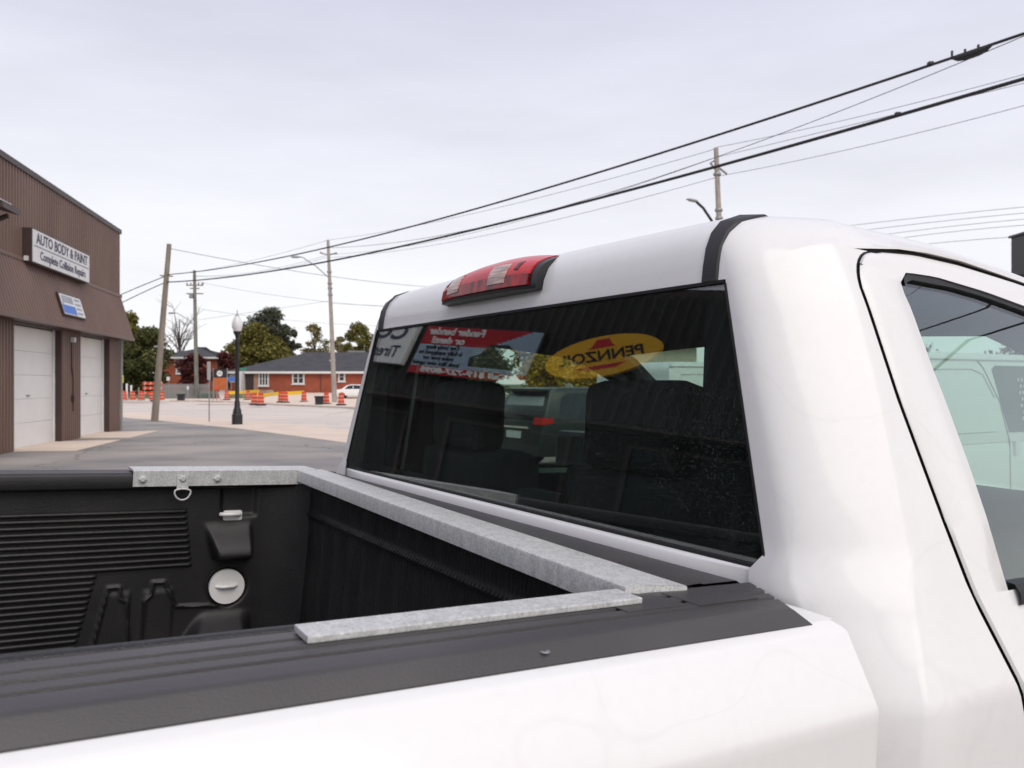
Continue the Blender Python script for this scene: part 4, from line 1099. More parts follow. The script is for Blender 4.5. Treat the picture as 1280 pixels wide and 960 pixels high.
house('cream_house', (0, 58, 0), 'cream clapboard house with white window frames across the street', 4.2, 13.0, 9, -0.2, 4.6, 7.2, 3.5, M_CREAM,
    [(4.75, 5.55, 1.9, 3.3, 1), (6.0, 6.9, 1.6, 3.0, 1), (8.2, 9.2, 1.6, 3.0, 1), (10.6, 11.6, 1.6, 3.0, 1)])

# ================================================================== trees
def crown(mb, blobs, n, size, flat=0.6):
    tot = sum(b[3] * b[3] for b in blobs)
    for (cx, cy, cz, r_, sq) in blobs:
        k = int(n * r_ * r_ / tot)
        for _ in range(k):
            d = Vector((random.gauss(0, 1), random.gauss(0, 1), random.gauss(0, 1))).normalized()
            rad = r_ * (random.random() ** 0.45) * (1 + 0.12 * math.sin(d.x * 7 + cx) * math.sin(d.z * 6))
            p = Vector((cx + d.x * rad, cy + d.y * rad, cz + d.z * rad * sq))
            a = Vector((random.gauss(0, 1), random.gauss(0, 1), random.gauss(0, flat))).normalized()
            b_ = a.cross(Vector((random.gauss(0, 1), random.gauss(0, 1), random.gauss(0, 1)))).normalized()
            s_ = size * random.uniform(0.55, 1.25)
            n0 = len(mb.v)
            mb.v += [tuple(p - a * s_), tuple(p + b_ * s_ * 0.55), tuple(p + a * s_), tuple(p - b_ * s_ * 0.55)]
            mb.f.append((n0, n0 + 1, n0 + 2, n0 + 3))
def limbs(mb, h, r0, n, spread, crown_z, twigs=0):
    mb.tube([(0, 0, -0.3), (0.05, 0.02, h * 0.3), (0.0, 0.05, h * 0.6), (0.05, 0, h * 0.85)], [r0, r0 * 0.75, r0 * 0.5, r0 * 0.2], 8)
    for i in range(n):
        a = 2 * math.pi * i / n + random.uniform(-0.3, 0.3); z = h * random.uniform(0.28, 0.6)
        e_ = Vector((math.cos(a) * spread * random.uniform(0.5, 1), math.sin(a) * spread * random.uniform(0.5, 1), min(h * 0.98, z + h * random.uniform(0.2, 0.42))))
        m_ = e_ * 0.5 + Vector((0, 0, z * 0.5 + h * 0.03))
        mb.tube([(0, 0, z), tuple(m_), tuple(e_)], [r0 * 0.42, r0 * 0.26, r0 * 0.08], 6)
        for j in range(twigs):
            t = random.uniform(0.35, 1.0); s_ = Vector((0, 0, z)).lerp(e_, t)
            d = Vector((random.gauss(0, 0.7), random.gauss(0, 0.7), random.uniform(0.4, 1.2))) * h * 0.13
            mb.tube([tuple(s_), tuple(s_ + d * 0.5 + Vector((0, 0, 0.05))), tuple(s_ + d)], [r0 * 0.13, r0 * 0.09, r0 * 0.04], 4)
def blobs_for(w, h, zc0, n, seed, depth=None, shape='round'):
    rnd = random.Random(seed); out = []
    depth = depth or w
    for i in range(n):
        a = rnd.uniform(0, 2 * math.pi); t = rnd.random()
        z = zc0 + h * t
        k = math.sin(math.pi * (0.12 + 0.8 * t)) if shape == 'round' else (1.05 - t) ** 0.8
        rr = rnd.uniform(0.15, 0.85) * k
        out.append((math.cos(a) * w / 2 * rr, math.sin(a) * depth / 2 * rr, z, w * rnd.uniform(0.09, 0.18), rnd.uniform(0.6, 0.95)))
    out.append((0, 0, zc0 + h * 0.42, w * 0.27, h / w * 0.8))
    return out
def tree(name, base, label, w, h, z0, leaf, n=5000, size=0.3, blobs=26, seed=1, shape='round', group=None, nl=7):
    r_ = empty(name, base, random.Random(seed).uniform(0, 6.28), label, 'tree', group)
    random.seed(seed)
    mb = MB(); limbs(mb, h, 0.04 * h ** 0.75 + 0.05, nl, w * 0.36, z0); mb.build('trunk', M_BARK, r_, sm=60)
    mb = MB(); crown(mb, blobs_for(w, h - z0 - w * 0.08, z0, int(blobs * 2.4), seed, shape=shape), int(n * 1.7), size * 0.78)
    me = mb.mesh('crown'); link_mesh('crown', me, leaf, r_)
    return r_
L_DARK = leafmat('dark_green_leaves', (0.032, 0.042, 0.015), (0.075, 0.085, 0.028), (0.15, 0.135, 0.042))
L_GREEN = leafmat('olive_leaves', (0.075, 0.080, 0.018), (0.15, 0.145, 0.035), (0.26, 0.205, 0.05))
L_YELL = leafmat('yellow_leaves', (0.22, 0.15, 0.03), (0.50, 0.30, 0.04), (0.62, 0.42, 0.06))
L_YGRN = leafmat('yellow_green_leaves', (0.12, 0.11, 0.02), (0.38, 0.25, 0.03), (0.60, 0.37, 0.04))
L_PALE = leafmat('pale_leaves', (0.14, 0.125, 0.055), (0.23, 0.195, 0.085), (0.33, 0.27, 0.13))
L_RED = leafmat('maroon_leaves', (0.045, 0.014, 0.016), (0.095, 0.024, 0.024), (0.15, 0.045, 0.035))
L_GREY = leafmat('grey_green_leaves', (0.045, 0.052, 0.036), (0.080, 0.088, 0.056), (0.13, 0.13, 0.08))
def tb(px, Y): return (((px - 640) / FPX * Y), Y, hz(Y) - 0.02)
def th(py, Y): return HC - (py - 480) / FPX * Y - hz(Y)
tree('dark_tree', tb(181, 96), 'broad dark green tree beside the corner of the brown building', 7.4, th(409, 96), 0.4, L_DARK, 9000, 0.28, 34, 3)
tree('dark_tree', tb(158, 101), 'dark green tree touching the mansard edge of the brown building', 6.0, th(418, 101), 0.4, L_DARK, 6000, 0.30, 26, 4)
tree('yellowing_tree', tb(160, 112), 'olive and yellow topped tree rising behind the dark green tree', 6.5, th(391, 112), 3.0, L_GREEN, 5500, 0.30, 24, 5)
tree('green_tree', tb(318, 117), 'rounded olive green tree behind the bungalow and the black lamp post', 9.6, th(408, 117), 1.0, L_GREEN, 10000, 0.32, 38, 6)
tree('green_tree', tb(347, 120), 'olive tree with sloping crown just behind the bungalow roof', 7.5, th(422, 120), 1.0, L_GREEN, 6000, 0.32, 26, 16)
tree('tall_tree', tb(337, 150), 'tall grey green tree standing farthest back above the olive tree', 10.5, th(385, 150), 7.0, L_GREY, 6000, 0.36, 22, 7)
tree('tall_tree', tb(358, 152), 'narrow grey green tree beside the tallest tree top', 5.0, th(404, 152), 5.0, L_GREY, 2600, 0.36, 14, 17)
tree('pale_tree', tb(393, 128), 'thin pale olive tree above the bungalow ridge left of the tall lamp pole', 5.2, th(405, 128), 2.0, L_PALE, 2300, 0.28, 18, 8)
tree('autumn_tree', tb(452, 108), 'yellow green tree rising behind the cab corner and bungalow roof', 5.6, th(402, 108), 2.0, L_GREEN, 4200, 0.27, 22, 9)
tree('autumn_tree', tb(428, 122), 'pale low autumn tree between the lamp pole and the cab', 4.5, th(419, 122), 2.0, L_PALE, 2200, 0.28, 16, 19)
tree('red_maple', tb(242, 93), 'small maroon leaved maple in front of the taller brick house', 4.6, th(441, 93), 0.5, L_RED, 4200, 0.24, 22, 10)
tree('red_shrub_tree', tb(281, 106), 'maroon leaved tree beside the left end of the bungalow', 4.0, th(441, 106), 0.6, L_RED, 2500, 0.26, 16, 11)
# bare tree
bt = empty('bare_tree', tb(224, 135), 0.4, 'bare leafless tree showing above the grey roofed brick house', 'tree')
random.seed(21)
mb = MB(); limbs(mb, th(383, 135), 0.26, 14, 3.4, 4, twigs=9); mb.build('trunk', M_BARK, bt)
# yellow trees seen through the cab
tree('yellow_tree', (1.9, 47, -0.02), 'yellow and green autumn tree across the street seen through the cab glass', 4.4, 5.6, 1.3, L_YGRN, 5000, 0.17, 26, 12, group='autumn trees across the street')
tree('yellow_tree', (4.6, 50, -0.02), 'yellow tree beside the cream house seen through the cab glass', 3.6, 4.6, 1.2, L_YELL, 3500, 0.17, 20, 13, group='autumn trees across the street')
tree('green_tree', (-1.6, 54, -0.02), 'dark green tree across the street seen through the cab glass', 5.0, 5.6, 0.8, L_DARK, 4000, 0.2, 20, 14)
for i, (x, y, w_, h_, lm) in enumerate(((16, 44, 6, 4.1, L_DARK), (22, 46, 7, 4.4, L_GREY), (29, 47, 7, 4.2, L_GREEN), (37, 48, 8, 4.6, L_DARK))):
    tree('street_tree', (x, y, -0.02), ('low dark tree beyond the white van', 'low grey green tree beyond the white van', 'low olive tree beyond the white van', 'widest low dark tree beyond the white van')[i], w_, h_, 0.5, lm, 2500, 0.24, 16, 40 + i, group='trees across the street')

# ================================================================== poles, lamps, wires
def pole(name, base, top, r0, r1, label, mt, group=None):
    r_ = empty(name, base, 0, label, 'utility pole', group)
    d = Vector(top) - Vector(base)
    MB().tube([(0, 0, -0.1), tuple(d * 0.5), tuple(d)], [r0, (r0 + r1) / 2, r1], 10).build('shaft', mt, r_, sm=60)
    return r_, d
lean_b = gnd(193, 526.5); Yl = lean_b.y
lean_t = at(211.5, 305, Yl)
p1, d1 = pole('utility_pole', lean_b, lean_t, 0.165, 0.105, 'leaning weathered wooden pole on the boulevard near the brown building', M_WOOD)
for z in (0.42, 0.82): MB().tube([tuple(d1 * z + Vector((-0.25, -0.15, 0))), tuple(d1 * z + Vector((0.25, 0.12, 0)))], 0.04, 6).build('bracket', M_STEEL, p1)
P2b = Vector(tb(246, 88)); P2t = at(243, 338, 88)
p2, d2 = pole('utility_pole', P2b, P2t, 0.24, 0.15, 'grey green utility pole with crossarms in front of the red maple', mat('treated_wood', (0.22, 0.22, 0.18), 0.9, var=0.8, vscale=3, stretch=(2, 2, 0.3)))
for f_, px in ((0.885, 0.9), (0.86, 0.5), (0.82, 0.9)): MB().box(-px, px, -0.06, 0.06, d2.z * f_ - 0.06, d2.z * f_ + 0.06, lambda x, y, z: (x + d2.x * f_, y, z)).build('crossarm', M_WOOD, p2)
for x in (-0.9, -0.45, 0.45, 0.9, 1.0): MB().lathe([(0.05, 0), (0.09, 0.1), (0.04, 0.25)], 8, (x * 0.9 + d2.x * 0.885, 0, d2.z * 0.885 + 0.06)).build('insulator', M_STEEL, p2)
MB().box(-0.75, -0.35, -0.2, 0.2, d2.z * 0.82 - 0.5, d2.z * 0.82 - 0.061).build('transformer', M_STEEL, p2)
def cobra(root, start, reach, rise, mt=M_STEEL, r=0.05):
    s_ = Vector(start); e_ = s_ + Vector((reach, 0, rise))
    MB().tube([tuple(s_), tuple(s_.lerp(e_, 0.5) + Vector((0, 0, 0.08 * abs(reach)))), tuple(e_ + Vector((0, 0, 0.1))), tuple(e_ + Vector((0.25 * math.copysign(1, reach), 0, 0.12)))], r, 6).build('lamp_arm', mt, root)
    c = 1 if reach > 0 else -1
    rows = []
    for t, w_, h_ in ((0, 0.05, 0.05), (0.15, 0.12, 0.09), (0.5, 0.16, 0.10), (0.75, 0.10, 0.06)):
        rows.append([(e_.x + c * (0.2 + t), e_.y + w_ * math.cos(a), e_.z + 0.12 + h_ * math.sin(a)) for a in [2*math.pi*i/8 for i in range(8)]])
    MB().grid(rows, closed=True).build('lamp_head', M_STEEL, root)
cobra(p2, (d2.x * 0.62, 0, d2.z * 0.57), -1.9, 1.25)
YP = 70.0
P3b = Vector(((418.5 - 640) / FPX * YP, YP, 0.1)); P3t = at(410, 300, YP)
p3, d3 = pole('street_light_pole', P3b, P3t, 0.22, 0.12, 'tall concrete street light pole with a long arm in front of the bungalow', M_PCONC)
cobra(p3, (d3.x * 0.77, 0, d3.z * 0.765), -2.3, 1.7, M_STEEL, 0.055)
for f_ in (0.915,): 
    for s_ in (-1, 1): MB().tube([(d3.x * f_, 0, d3.z * f_ - 0.1), (d3.x * f_ + s_ * 0.35, 0, d3.z * f_ + 0.0), (d3.x * f_ + s_ * 0.72, 0, d3.z * f_ + (0.12 if s_ < 0 else 0.05))], [0.05, 0.06, 0.1], 6).build('insulator', M_STEEL, p3)
for f_ in (0.66, 0.70, 0.73, 0.80): MB().lathe([(0.2, 0), (0.22, 0.06), (0.2, 0.14)], 10, (d3.x * f_, 0, d3.z * f_)).build('band', M_STEEL, p3)
YR = 36.0
P4b = Vector(((909.5 - 640) / FPX * YR, YR, 0)); P4t = at(895, 185, YR)
p4, d4 = pole('street_light_pole', P4b, P4t, 0.17, 0.10, 'pale concrete pole with a bracket rising beyond the cab roof', M_PCONC)
MB().tube([(d4.x * 0.93, 0, d4.z * 0.935), (d4.x * 0.93 + 0.45, 0, d4.z * 0.905)], 0.05, 6).build('bracket', M_STEEL, p4)
MB().tube([(d4.x * 0.93, 0, d4.z * 0.96), (d4.x * 0.93 - 0.28, 0, d4.z * 0.945), (d4.x * 0.9, 0, d4.z * 0.915)], 0.05, 6).build('bracket', M_STEEL, p4)
for f_ in (0.74, 0.77, 0.90): MB().lathe([(0.16, 0), (0.18, 0.05), (0.16, 0.12)], 10, (d4.x * f_, 0, d4.z * f_)).build('band', M_STEEL, p4)
# a lamp on its own arm, its pole hidden by the cab
hl_ = at(862, 251, 30)
p5 = empty('street_lamp', (hl_.x + 2.6, 30, 0), 0, 'grey street lamp whose head shows just over the cab roof', 'street lamp')
MB().tube([(0, 0, -0.1), (0, 0, 5.6)], [0.12, 0.08], 8).build('shaft', M_STEEL, p5)
MB().tube([(0, 0, 5.5), (-0.9, 0, 6.3), (-1.6, 0, 7.4), (-2.1, 0, 8.15), (-2.35, 0, 8.38)], 0.05, 6).build('lamp_arm', M_IRON, p5, sm=60)
rows = [[(-2.3 - t, w_ * math.cos(a), 8.4 + t * 0.18 + h_ * math.sin(a)) for a in [2*math.pi*i/8 for i in range(8)]] for t, w_, h_ in ((0, 0.04, 0.04), (0.1, 0.09, 0.065), (0.3, 0.10, 0.06), (0.42, 0.04, 0.02))]
MB().grid(rows, closed=True).build('lamp_head', M_STEEL, p5)
# acorn lamp on the boulevard
lb = gnd(296.5, 530.5); k = lb.y / 36.0
lamp = empty('acorn_street_lamp', lb, 0, 'black cast iron lamp post with acorn globe on the boulevard', 'street lamp')
MB().lathe([(0.235, 0.0), (0.235, 0.42), (0.21, 0.45)], 8).build('base', M_IRON, lamp)
MB().lathe([(0.19, 0.45), (0.175, 0.62), (0.125, 0.75), (0.12, 0.95), (0.09, 1.05), (0.085, 3.6), (0.11, 3.65), (0.07, 3.7), (0.10, 3.85), (0.17, 3.98), (0.17, 4.03)], 12).build('post', M_IRON, lamp, sm=40)
gl_ = MB().lathe([(0.15, 4.03), (0.22, 4.2), (0.23, 4.35), (0.17, 4.55), (0.10, 4.68)], 14).build('globe', M_GLOBE, lamp, sm=60)
MB().lathe([(0.10, 4.68), (0.06, 4.74), (0.02, 4.80), (0.02, 4.92), (0.005, 4.96)], 8).build('finial', M_STEEL, gl_)
# black floodlight beside the frame edge, behind the parked vans
fl = empty('area_light', (8.66, 14.0, 0), 0, 'black square area light on a thin post beyond the cab roof', 'light')
MB().tube([(0, 0, -0.05), (0, 0, 3.60)], 0.06, 8).build('post', M_IRON, fl)
MB().box(-0.03, 0.5, -0.25, 0.25, 3.60, 4.27).build('housing', M_IRON, fl, bevel=0.01)
MB().box(-0.06, 0.55, -0.28, 0.28, 4.272, 4.31).build('cap', M_IRON, fl)
MB().box(-0.02, 0.30, -0.20, 0.20, 3.52, 3.599).build('collar', M_IRON, fl)

# wires: parabolas through three known heights
def wire(name, A, B, mids, r, label, mt=M_WIRE, n=40, ext=0.0, group=None, t_from=0.0):
    """A, B plan points (x, y); mids list of (t, z) through which z(t) runs"""
    (t0, z0), (t1, z1), (t2, z2) = mids
    def z(t): return z0*(t-t1)*(t-t2)/((t0-t1)*(t0-t2)) + z1*(t-t0)*(t-t2)/((t1-t0)*(t1-t2)) + z2*(t-t0)*(t-t1)/((t2-t0)*(t2-t1))
    A = Vector(A); B = Vector(B)
    pts = []
    for i in range(n + 1):
        t = t_from + (1 - t_from) * i / n; p = A.lerp(B, t); pts.append((p.x, p.y, z(t)))
    o = MB().tube(pts, r, 6).build(name, mt, sm=60)
    return tag(o, label, 'cable', group), (lambda t: Vector((*A.lerp(B, t), z(t))))
def tz(A, B, px, py):          # parameter and height at which a plan line shows at (px, py)
    k = (px - 640) / FPX
    dx, dy = B[0] - A[0], B[1] - A[1]
    t = (k * A[1] - A[0]) / (dx - k * dy)
    Y = A[1] + t * dy
    return t, HC - (py - 480) / FPX * Y
LA = (Vector(lean_b) + d1 * 0.82).xy; E1 = (LA[0] + 0.64 * 52, LA[1] - 0.768 * 52)
wA, fA = wire('cable', LA, E1, [tz(LA, E1, 213, 343), tz(LA, E1, 640, 248), tz(LA, E1, 1280, 42)], 0.021, 'thick black overhead cable, upper one from the leaning pole', n=60)
wB, fB = wire('cable', LA, E1, [tz(LA, E1, 213, 352.5), tz(LA, E1, 640, 275.5), tz(LA, E1, 1280, 98.5)], 0.027, 'thickest black overhead cable, lower one from the leaning pole', n=60)
wire('wire', LA, E1, [tz(LA, E1, 430, 309), tz(LA, E1, 905, 193), tz(LA, E1, 1280, 45)], 0.006, 'thin wire running just under the upper thick cable', M_WIREG, n=60, t_from=tz(LA, E1, 412, 312)[0])
# splice sleeve with clips on the upper cable
tS = tz(LA, E1, 1190, 72)[0]; tS2 = tz(LA, E1, 1240, 59)[0]
pts = [fA(tS + (tS2 - tS) * i / 6) - Vector((0, 0, 0.04 * math.sin(math.pi * i / 6) ** 0.5 if 0 < i < 6 else 0)) for i in range(7)]
spl = tag(MB().tube([tuple(p) for p in pts], [0.022, 0.05, 0.06, 0.062, 0.062, 0.05, 0.022], 8).build('splice_sleeve', M_WIRE, sm=60), 'black splice sleeve hanging on the upper thick cable', 'cable sleeve')
for i in (0, 2, 4): MB().box(-0.012, 0.012, -0.012, 0.012, 0.0, 0.10, lambda x, y, z, p=pts[i]: (x + p.x, y + p.y, z + p.z)).build('clip', M_WIRE, spl)
for f_, t in ((fA, tz(LA, E1, 1163, 82)[0]), (fB, tz(LA, E1, 1122, 142)[0])):
    p = f_(t); tag(MB().box(-0.035, 0.035, -0.035, 0.035, 0.005, 0.045, lambda x, y, z: (x + p.x, y + p.y, z + p.z)).build('cable_clamp', M_WIRE), 'small black clamp on the ' + ('upper' if f_ is fA else 'lower') + ' thick overhead cable', 'clamp')
# thin wires of the far row: concrete pole - pole beyond the cab - out of frame
Q3 = (Vector(P3b) + d3 * 0.95).xy; Q4 = (Vector(P4b) + d4 * 0.95).xy
E2 = (Q4[0] + (Q4[0] - Q3[0]) * 0.55, Q4[1] + (Q4[1] - Q3[1]) * 0.55)
for i, (a, m_, b_) in enumerate((((411, 300), (650, 253), (895, 186)), ((411, 318), (650, 276), (897, 196)), ((411, 322), (650, 285), (905, 219)))):
    wire('wire', Q3, Q4, [tz(Q3, Q4, *a), tz(Q3, Q4, *m_), tz(Q3, Q4, *b_)], 0.011, ('top thin wire', 'middle thin wire', 'lowest thin wire')[i] + ' strung between the two concrete poles', M_WIREG, n=40)
for i, (a, m_, b_) in enumerate((((896, 184), (1090, 142), (1280, 93)), ((898, 196), (1090, 150), (1280, 104)), ((905, 219), (1090, 180), (1280, 132)))):
    wire('wire', Q4, E2, [tz(Q4, E2, *a), tz(Q4, E2, *m_), tz(Q4, E2, *b_)], 0.010, ('top thin wire', 'middle thin wire', 'lowest thin wire')[i] + ' running right from the concrete pole beyond the cab', M_WIREG, n=40)
# the far row carries on left to the crossarm pole
Q2 = (Vector(P2b) + d2 * 0.9).xy
for i, (a, m_, b_) in enumerate((((243, 340), (330, 322), (411, 300)), ((250, 345), (330, 338), (409, 319)), ((236, 345), (330, 340), (411, 321)))):
    wire('wire', Q2, Q3, [tz(Q2, Q3, *a), tz(Q2, Q3, *m_), tz(Q2, Q3, *b_)], 0.013, ('top thin wire', 'middle thin wire', 'lowest thin wire')[i] + ' from the crossarm pole to the tall light pole', M_WIREG, n=30)
# wires from the leaning pole and others across the view
def wire_px(a, m_, b_, Ya, Yb, r, label, mt=M_WIREG, group=None):
    A = ((a[0] - 640) / FPX * Ya, Ya); B = ((b_[0] - 640) / FPX * Yb, Yb)
    wire('wire', A, B, [tz(A, B, *a), tz(A, B, *m_), tz(A, B, *b_)], r, label, mt, n=30, group=group)
wire_px((213, 343), (180, 356), (90, 398), Yl, 46, 0.02, 'upper thick cable running left from the leaning pole', M_WIRE)
wire_px((211, 351), (180, 365), (90, 412), Yl, 46, 0.02, 'lower thick cable running left from the leaning pole', M_WIRE)
wire_px((214, 311), (410, 345), (700, 356), Yl, 80, 0.013, 'thin service wire sloping right from the top of the leaning pole')
wire_px((246, 352), (350, 370), (700, 386), 88, 75, 0.014, 'thin wire sloping right from the crossarm pole')
wire_px((248, 386), (330, 397), (700, 401), 88, 90, 0.014, 'thin low wire from the crossarm pole behind the lamp globe')
wire_px((413, 376), (330, 388), (246, 400), 70, 88, 0.012, 'thin low wire between the light pole and the crossarm pole')
wire_px((412, 379), (560, 384), (700, 382), 70, 60, 0.012, 'thin wire running right from the bands of the light pole')
for i, (ya, yb) in enumerate(((284, 259), (291, 267), (299, 275), (305, 283), (313, 298))):
    wire_px((1030 + 12 * i, ya + 2), (1150, (ya + yb) / 2 + 0.5), (1330, yb - 5), 62, 50, 0.016, ('highest', 'second highest', 'middle', 'second lowest', 'lowest')[i] + ' of the five distant wires over the cab roof', group='distant wires over the cab roof')

# ================================================================== roadworks and small street things
def barrel_mesh():
    body = MB().lathe([(0.26, 0.05), (0.255, 0.38), (0.235, 0.385), (0.23, 0.70), (0.21, 0.705), (0.20, 1.0), (0.12, 1.03)], 14).mesh('body')
    base = MB().lathe([(0.42, 0.0), (0.42, 0.10), (0.30, 0.14)], 12).mesh('rubber_base')
    band = MB().lathe([(0.262, 0.0), (0.259, 0.055)], 14).mesh('band')
    return body, base, band
bm_, bb_, bd_ = barrel_mesh()
for me, m_ in ((bm_, M_ORANGE), (bb_, M_TYRE), (bd_, M_REFW)): me.materials.append(m_)
def barrel(px, py, label, hs=1.0):
    g_ = gnd(px, py, 0.12)
    r_ = empty('construction_barrel', g_, 0, label, 'barrel', 'construction barrels along the far pavement')
    link_mesh('body', bm_, M_ORANGE, r_); link_mesh('rubber_base', bb_, M_TYRE, r_)
    for z, s_ in ((0.16, 1.0), (0.44, 0.92), (0.73, 0.83)):
        b_ = link_mesh('band', bd_, M_REFW, r_); b_.location.z = z; b_.scale = (s_, s_, 1)
    r_.scale = (hs, hs, hs)
    return r_
BARS = [(149, 501.5, 'orange barrel half hidden by the corner of the brown building'), (155.5, 501.5, 'orange barrel by the white posts, left of the striped barricade'), (166, 502, 'orange barrel between the white posts and the striped barricade'), (176.5, 501.5, 'orange barrel at the left end of the striped barricade'),
        (202, 502.5, 'orange barrel right beside the foot of the leaning pole'), (283.5, 500.5, 'orange barrel beside the orange sign at the yellow tape end'), (310, 500.5, 'orange barrel under the yellow tape behind the black lamp post'), (318, 506.5, 'left barrel of the pair by the black lamp post'),
        (326, 507, 'right barrel of the pair by the black lamp post'), (351, 503.5, 'left barrel of the touching pair in front of the bungalow'), (356.8, 503.8, 'right barrel of the touching pair in front of the bungalow'), (380, 503, 'lone orange barrel at the right end of the yellow tape'), (408, 505.5, 'orange barrel beside the black bin'), (426.5, 507, 'orange barrel in front of the white parked car'), (190, 502, 'orange barrel behind the leaning pole')]
for px, py, lb_ in BARS: barrel(px, py, lb_, 0.95)
def tape(name, pts, label):
    rows = [[tuple(p + ZZ * 0.16), tuple(p - ZZ * 0.16)] for p in pts]
    mb = MB().slab(rows, lambda p: (p[0], p[1] + 0.03, p[2]))
    return tag(mb.build(name, M_YELL), label, 'barrier tape')
tape('caution_tape', [at(284, 491, 84), at(297, 490.5, 84), at(310, 489.8, 84), at(324, 489, 82)], 'yellow caution tape behind the black lamp post')
tape('caution_tape', [at(317, 493.2, 69), at(326, 494.4, 69), at(338, 493, 71), at(351, 491.8, 75), at(366, 491.3, 76), at(380, 490.5, 76)], 'yellow caution tape strung between barrels before the bungalow')
def bin_(px, py, w_, h_, label):
    g_ = gnd(px, py, 0.12); r_ = empty('black_bin', g_, 0.2, label, 'bin')
    MB().prism([(-w_/2*0.88, 0), (w_/2*0.88, 0), (w_/2, h_), (-w_/2, h_)], (-w_/2, w_/2), lambda a, b_, c: (a, c, b_)).build('tub', M_IRON, r_, bevel=0.02)
    MB().box(-w_/2 - 0.05, w_/2 + 0.05, -w_/2 - 0.05, w_/2 + 0.05, h_ + 0.001, h_ + 0.09).build('rim', M_IRON, r_)
bin_(226.5, 500.5, 0.68, 0.55, 'low black tub in front of the grey fence')
bin_(399, 506, 0.66, 0.60, 'black bin beside a barrel near the concrete light pole')
# striped barricade
g_ = at(191, 502, 80); g_.z = 0.13
bar = empty('barricade', g_, 0.1, 'orange and white barricade boards behind the leaning pole', 'barricade')
for z in (0.75, 1.22, 1.68):
    b_ = MB().box(-0.95, 0.95, -0.03, 0.03, z - 0.13, z + 0.13).build('board', M_ORANGE, bar)
    for x in (-0.7, -0.2, 0.3, 0.8): MB().prism([(x - 0.1, z - 0.125), (x + 0.02, z - 0.125), (x + 0.1, z + 0.125), (x - 0.02, z + 0.125)], (-0.036, -0.0305), lambda a, c, d: (a, d, c)).build('stripe', M_REFW, b_)
for x in (-0.8, 0.8): MB().box(x - 0.04, x + 0.04, 0.031, 0.08, 0, 1.9).build('post', M_STEEL, bar)
for i, px in enumerate((152, 161, 171, 182, 206)):
    g_ = gnd(px, 502.6, 0.12); MBx = MB().prism([(-0.38, 0), (0.38, 0), (0.34, 0.16), (-0.34, 0.16)], (-0.25, 0.25), lambda a, b_, c: (a, c, b_))
    o = MBx.build('sandbag', mat('pale_sack', (0.66, 0.62, 0.56), 0.9, var=0.4, vscale=6), bevel=0.06, sm=60); o.location = g_
    tag(o, 'pale sandbag lying between the barrels on the far pavement', 'sandbag', 'sandbags between the barrels')
for i, (px, top) in enumerate(((158.5, 479.5), (164, 481.5), (173.5, 484))):
    g_ = gnd(px, 500.5, 0.12); h_ = at(px, top, g_.y).z - 0.12
    o = empty('delineator_post', g_, 0, ('tallest white delineator post by the dark green trees', 'shorter white delineator post by the dark green trees', 'thin grey delineator post by the striped barricade')[i], 'post')
    MB().tube([(0, 0, 0), (0, 0, h_)], 0.10 if i < 2 else 0.06, 8).build('tube', M_SIGNW if i < 2 else M_STEEL, o)
    MB().lathe([(0.2, 0), (0.2, 0.06), (0.1, 0.1)], 8).build('foot', M_TYRE, o)
def post_sign(name, px, py, toppy, wpx, hpx, mt, label, postr=0.03, z=0.12, shape='rect', Y=None, bottom=None):
    g_ = gnd(px, py, z) if Y is None else Vector(((px - 640) / FPX * Y, Y, z))
    k = g_.y / FPX
    o = empty(name, g_, 0, label, 'sign')
    ht = HC - (toppy - 480) * k - z
    MB().tube([(0, 0, 0), (0, 0, ht)], postr, 6).build('post', M_STEEL, o)
    w_, h_ = wpx * k / 2, hpx * k
    zc2 = ht - h_ / 2
    poly = [(-w_, zc2 - h_/2), (w_, zc2 - h_/2), (w_, zc2 + h_/2), (-w_, zc2 + h_/2)] if shape == 'rect' else ([(w_*1.3*math.cos(a), zc2 + w_*1.3*math.sin(a)) for a in [math.pi/2*i for i in range(4)]] if shape == 'diamond' else [(w_*math.cos(2*math.pi*i/16), zc2 + h_/2*math.sin(2*math.pi*i/16)) for i in range(16)])
    f_ = MB().prism(poly, (-postr - 0.022, -postr - 0.002), lambda a, b_, c: (a, c, b_)).build('plate', mt, o)
    return o, f_
post_sign('road_sign', 210.5, 499, 471, 4.0, 4.6, M_SIGNW, 'small white road sign before the dark green tree', 0.04)
post_sign('road_sign', 152.5, 500, 469, 4.2, 9.5, mat('fluorescent_yellow', (0.75, 0.72, 0.02), 0.5), 'fluorescent yellow sign beside the corner of the brown building', 0.04)
post_sign('road_sign', 235, 500, 482.5, 2.5, 4.5, M_SIGNW, 'tiny white sign on the grey fence', 0.03)
post_sign('road_sign', 406.5, 497, 471.5, 4.2, 6.6, M_SIGNW, 'white regulatory sign in front of the brick bungalow wall', 0.035)
post_sign('road_sign', 261.5, 527, 452, 4.2, 23, mat('sign_back_grey', (0.42, 0.42, 0.41), 0.5), 'tall narrow grey sign back on a steel post on the boulevard', 0.03, z=0.0)
o, f_ = post_sign('roadwork_sign', 271, 501, 482.5, 4.4, 7, M_ORANGE, 'orange diamond roadworks sign by the orange board', 0.04, shape='diamond')
MB().tube([(-0.45, 0, 0), (0, 0, 0.85), (0.45, 0, 0)], 0.035, 6).build('stand_leg', M_ORANGE, o)
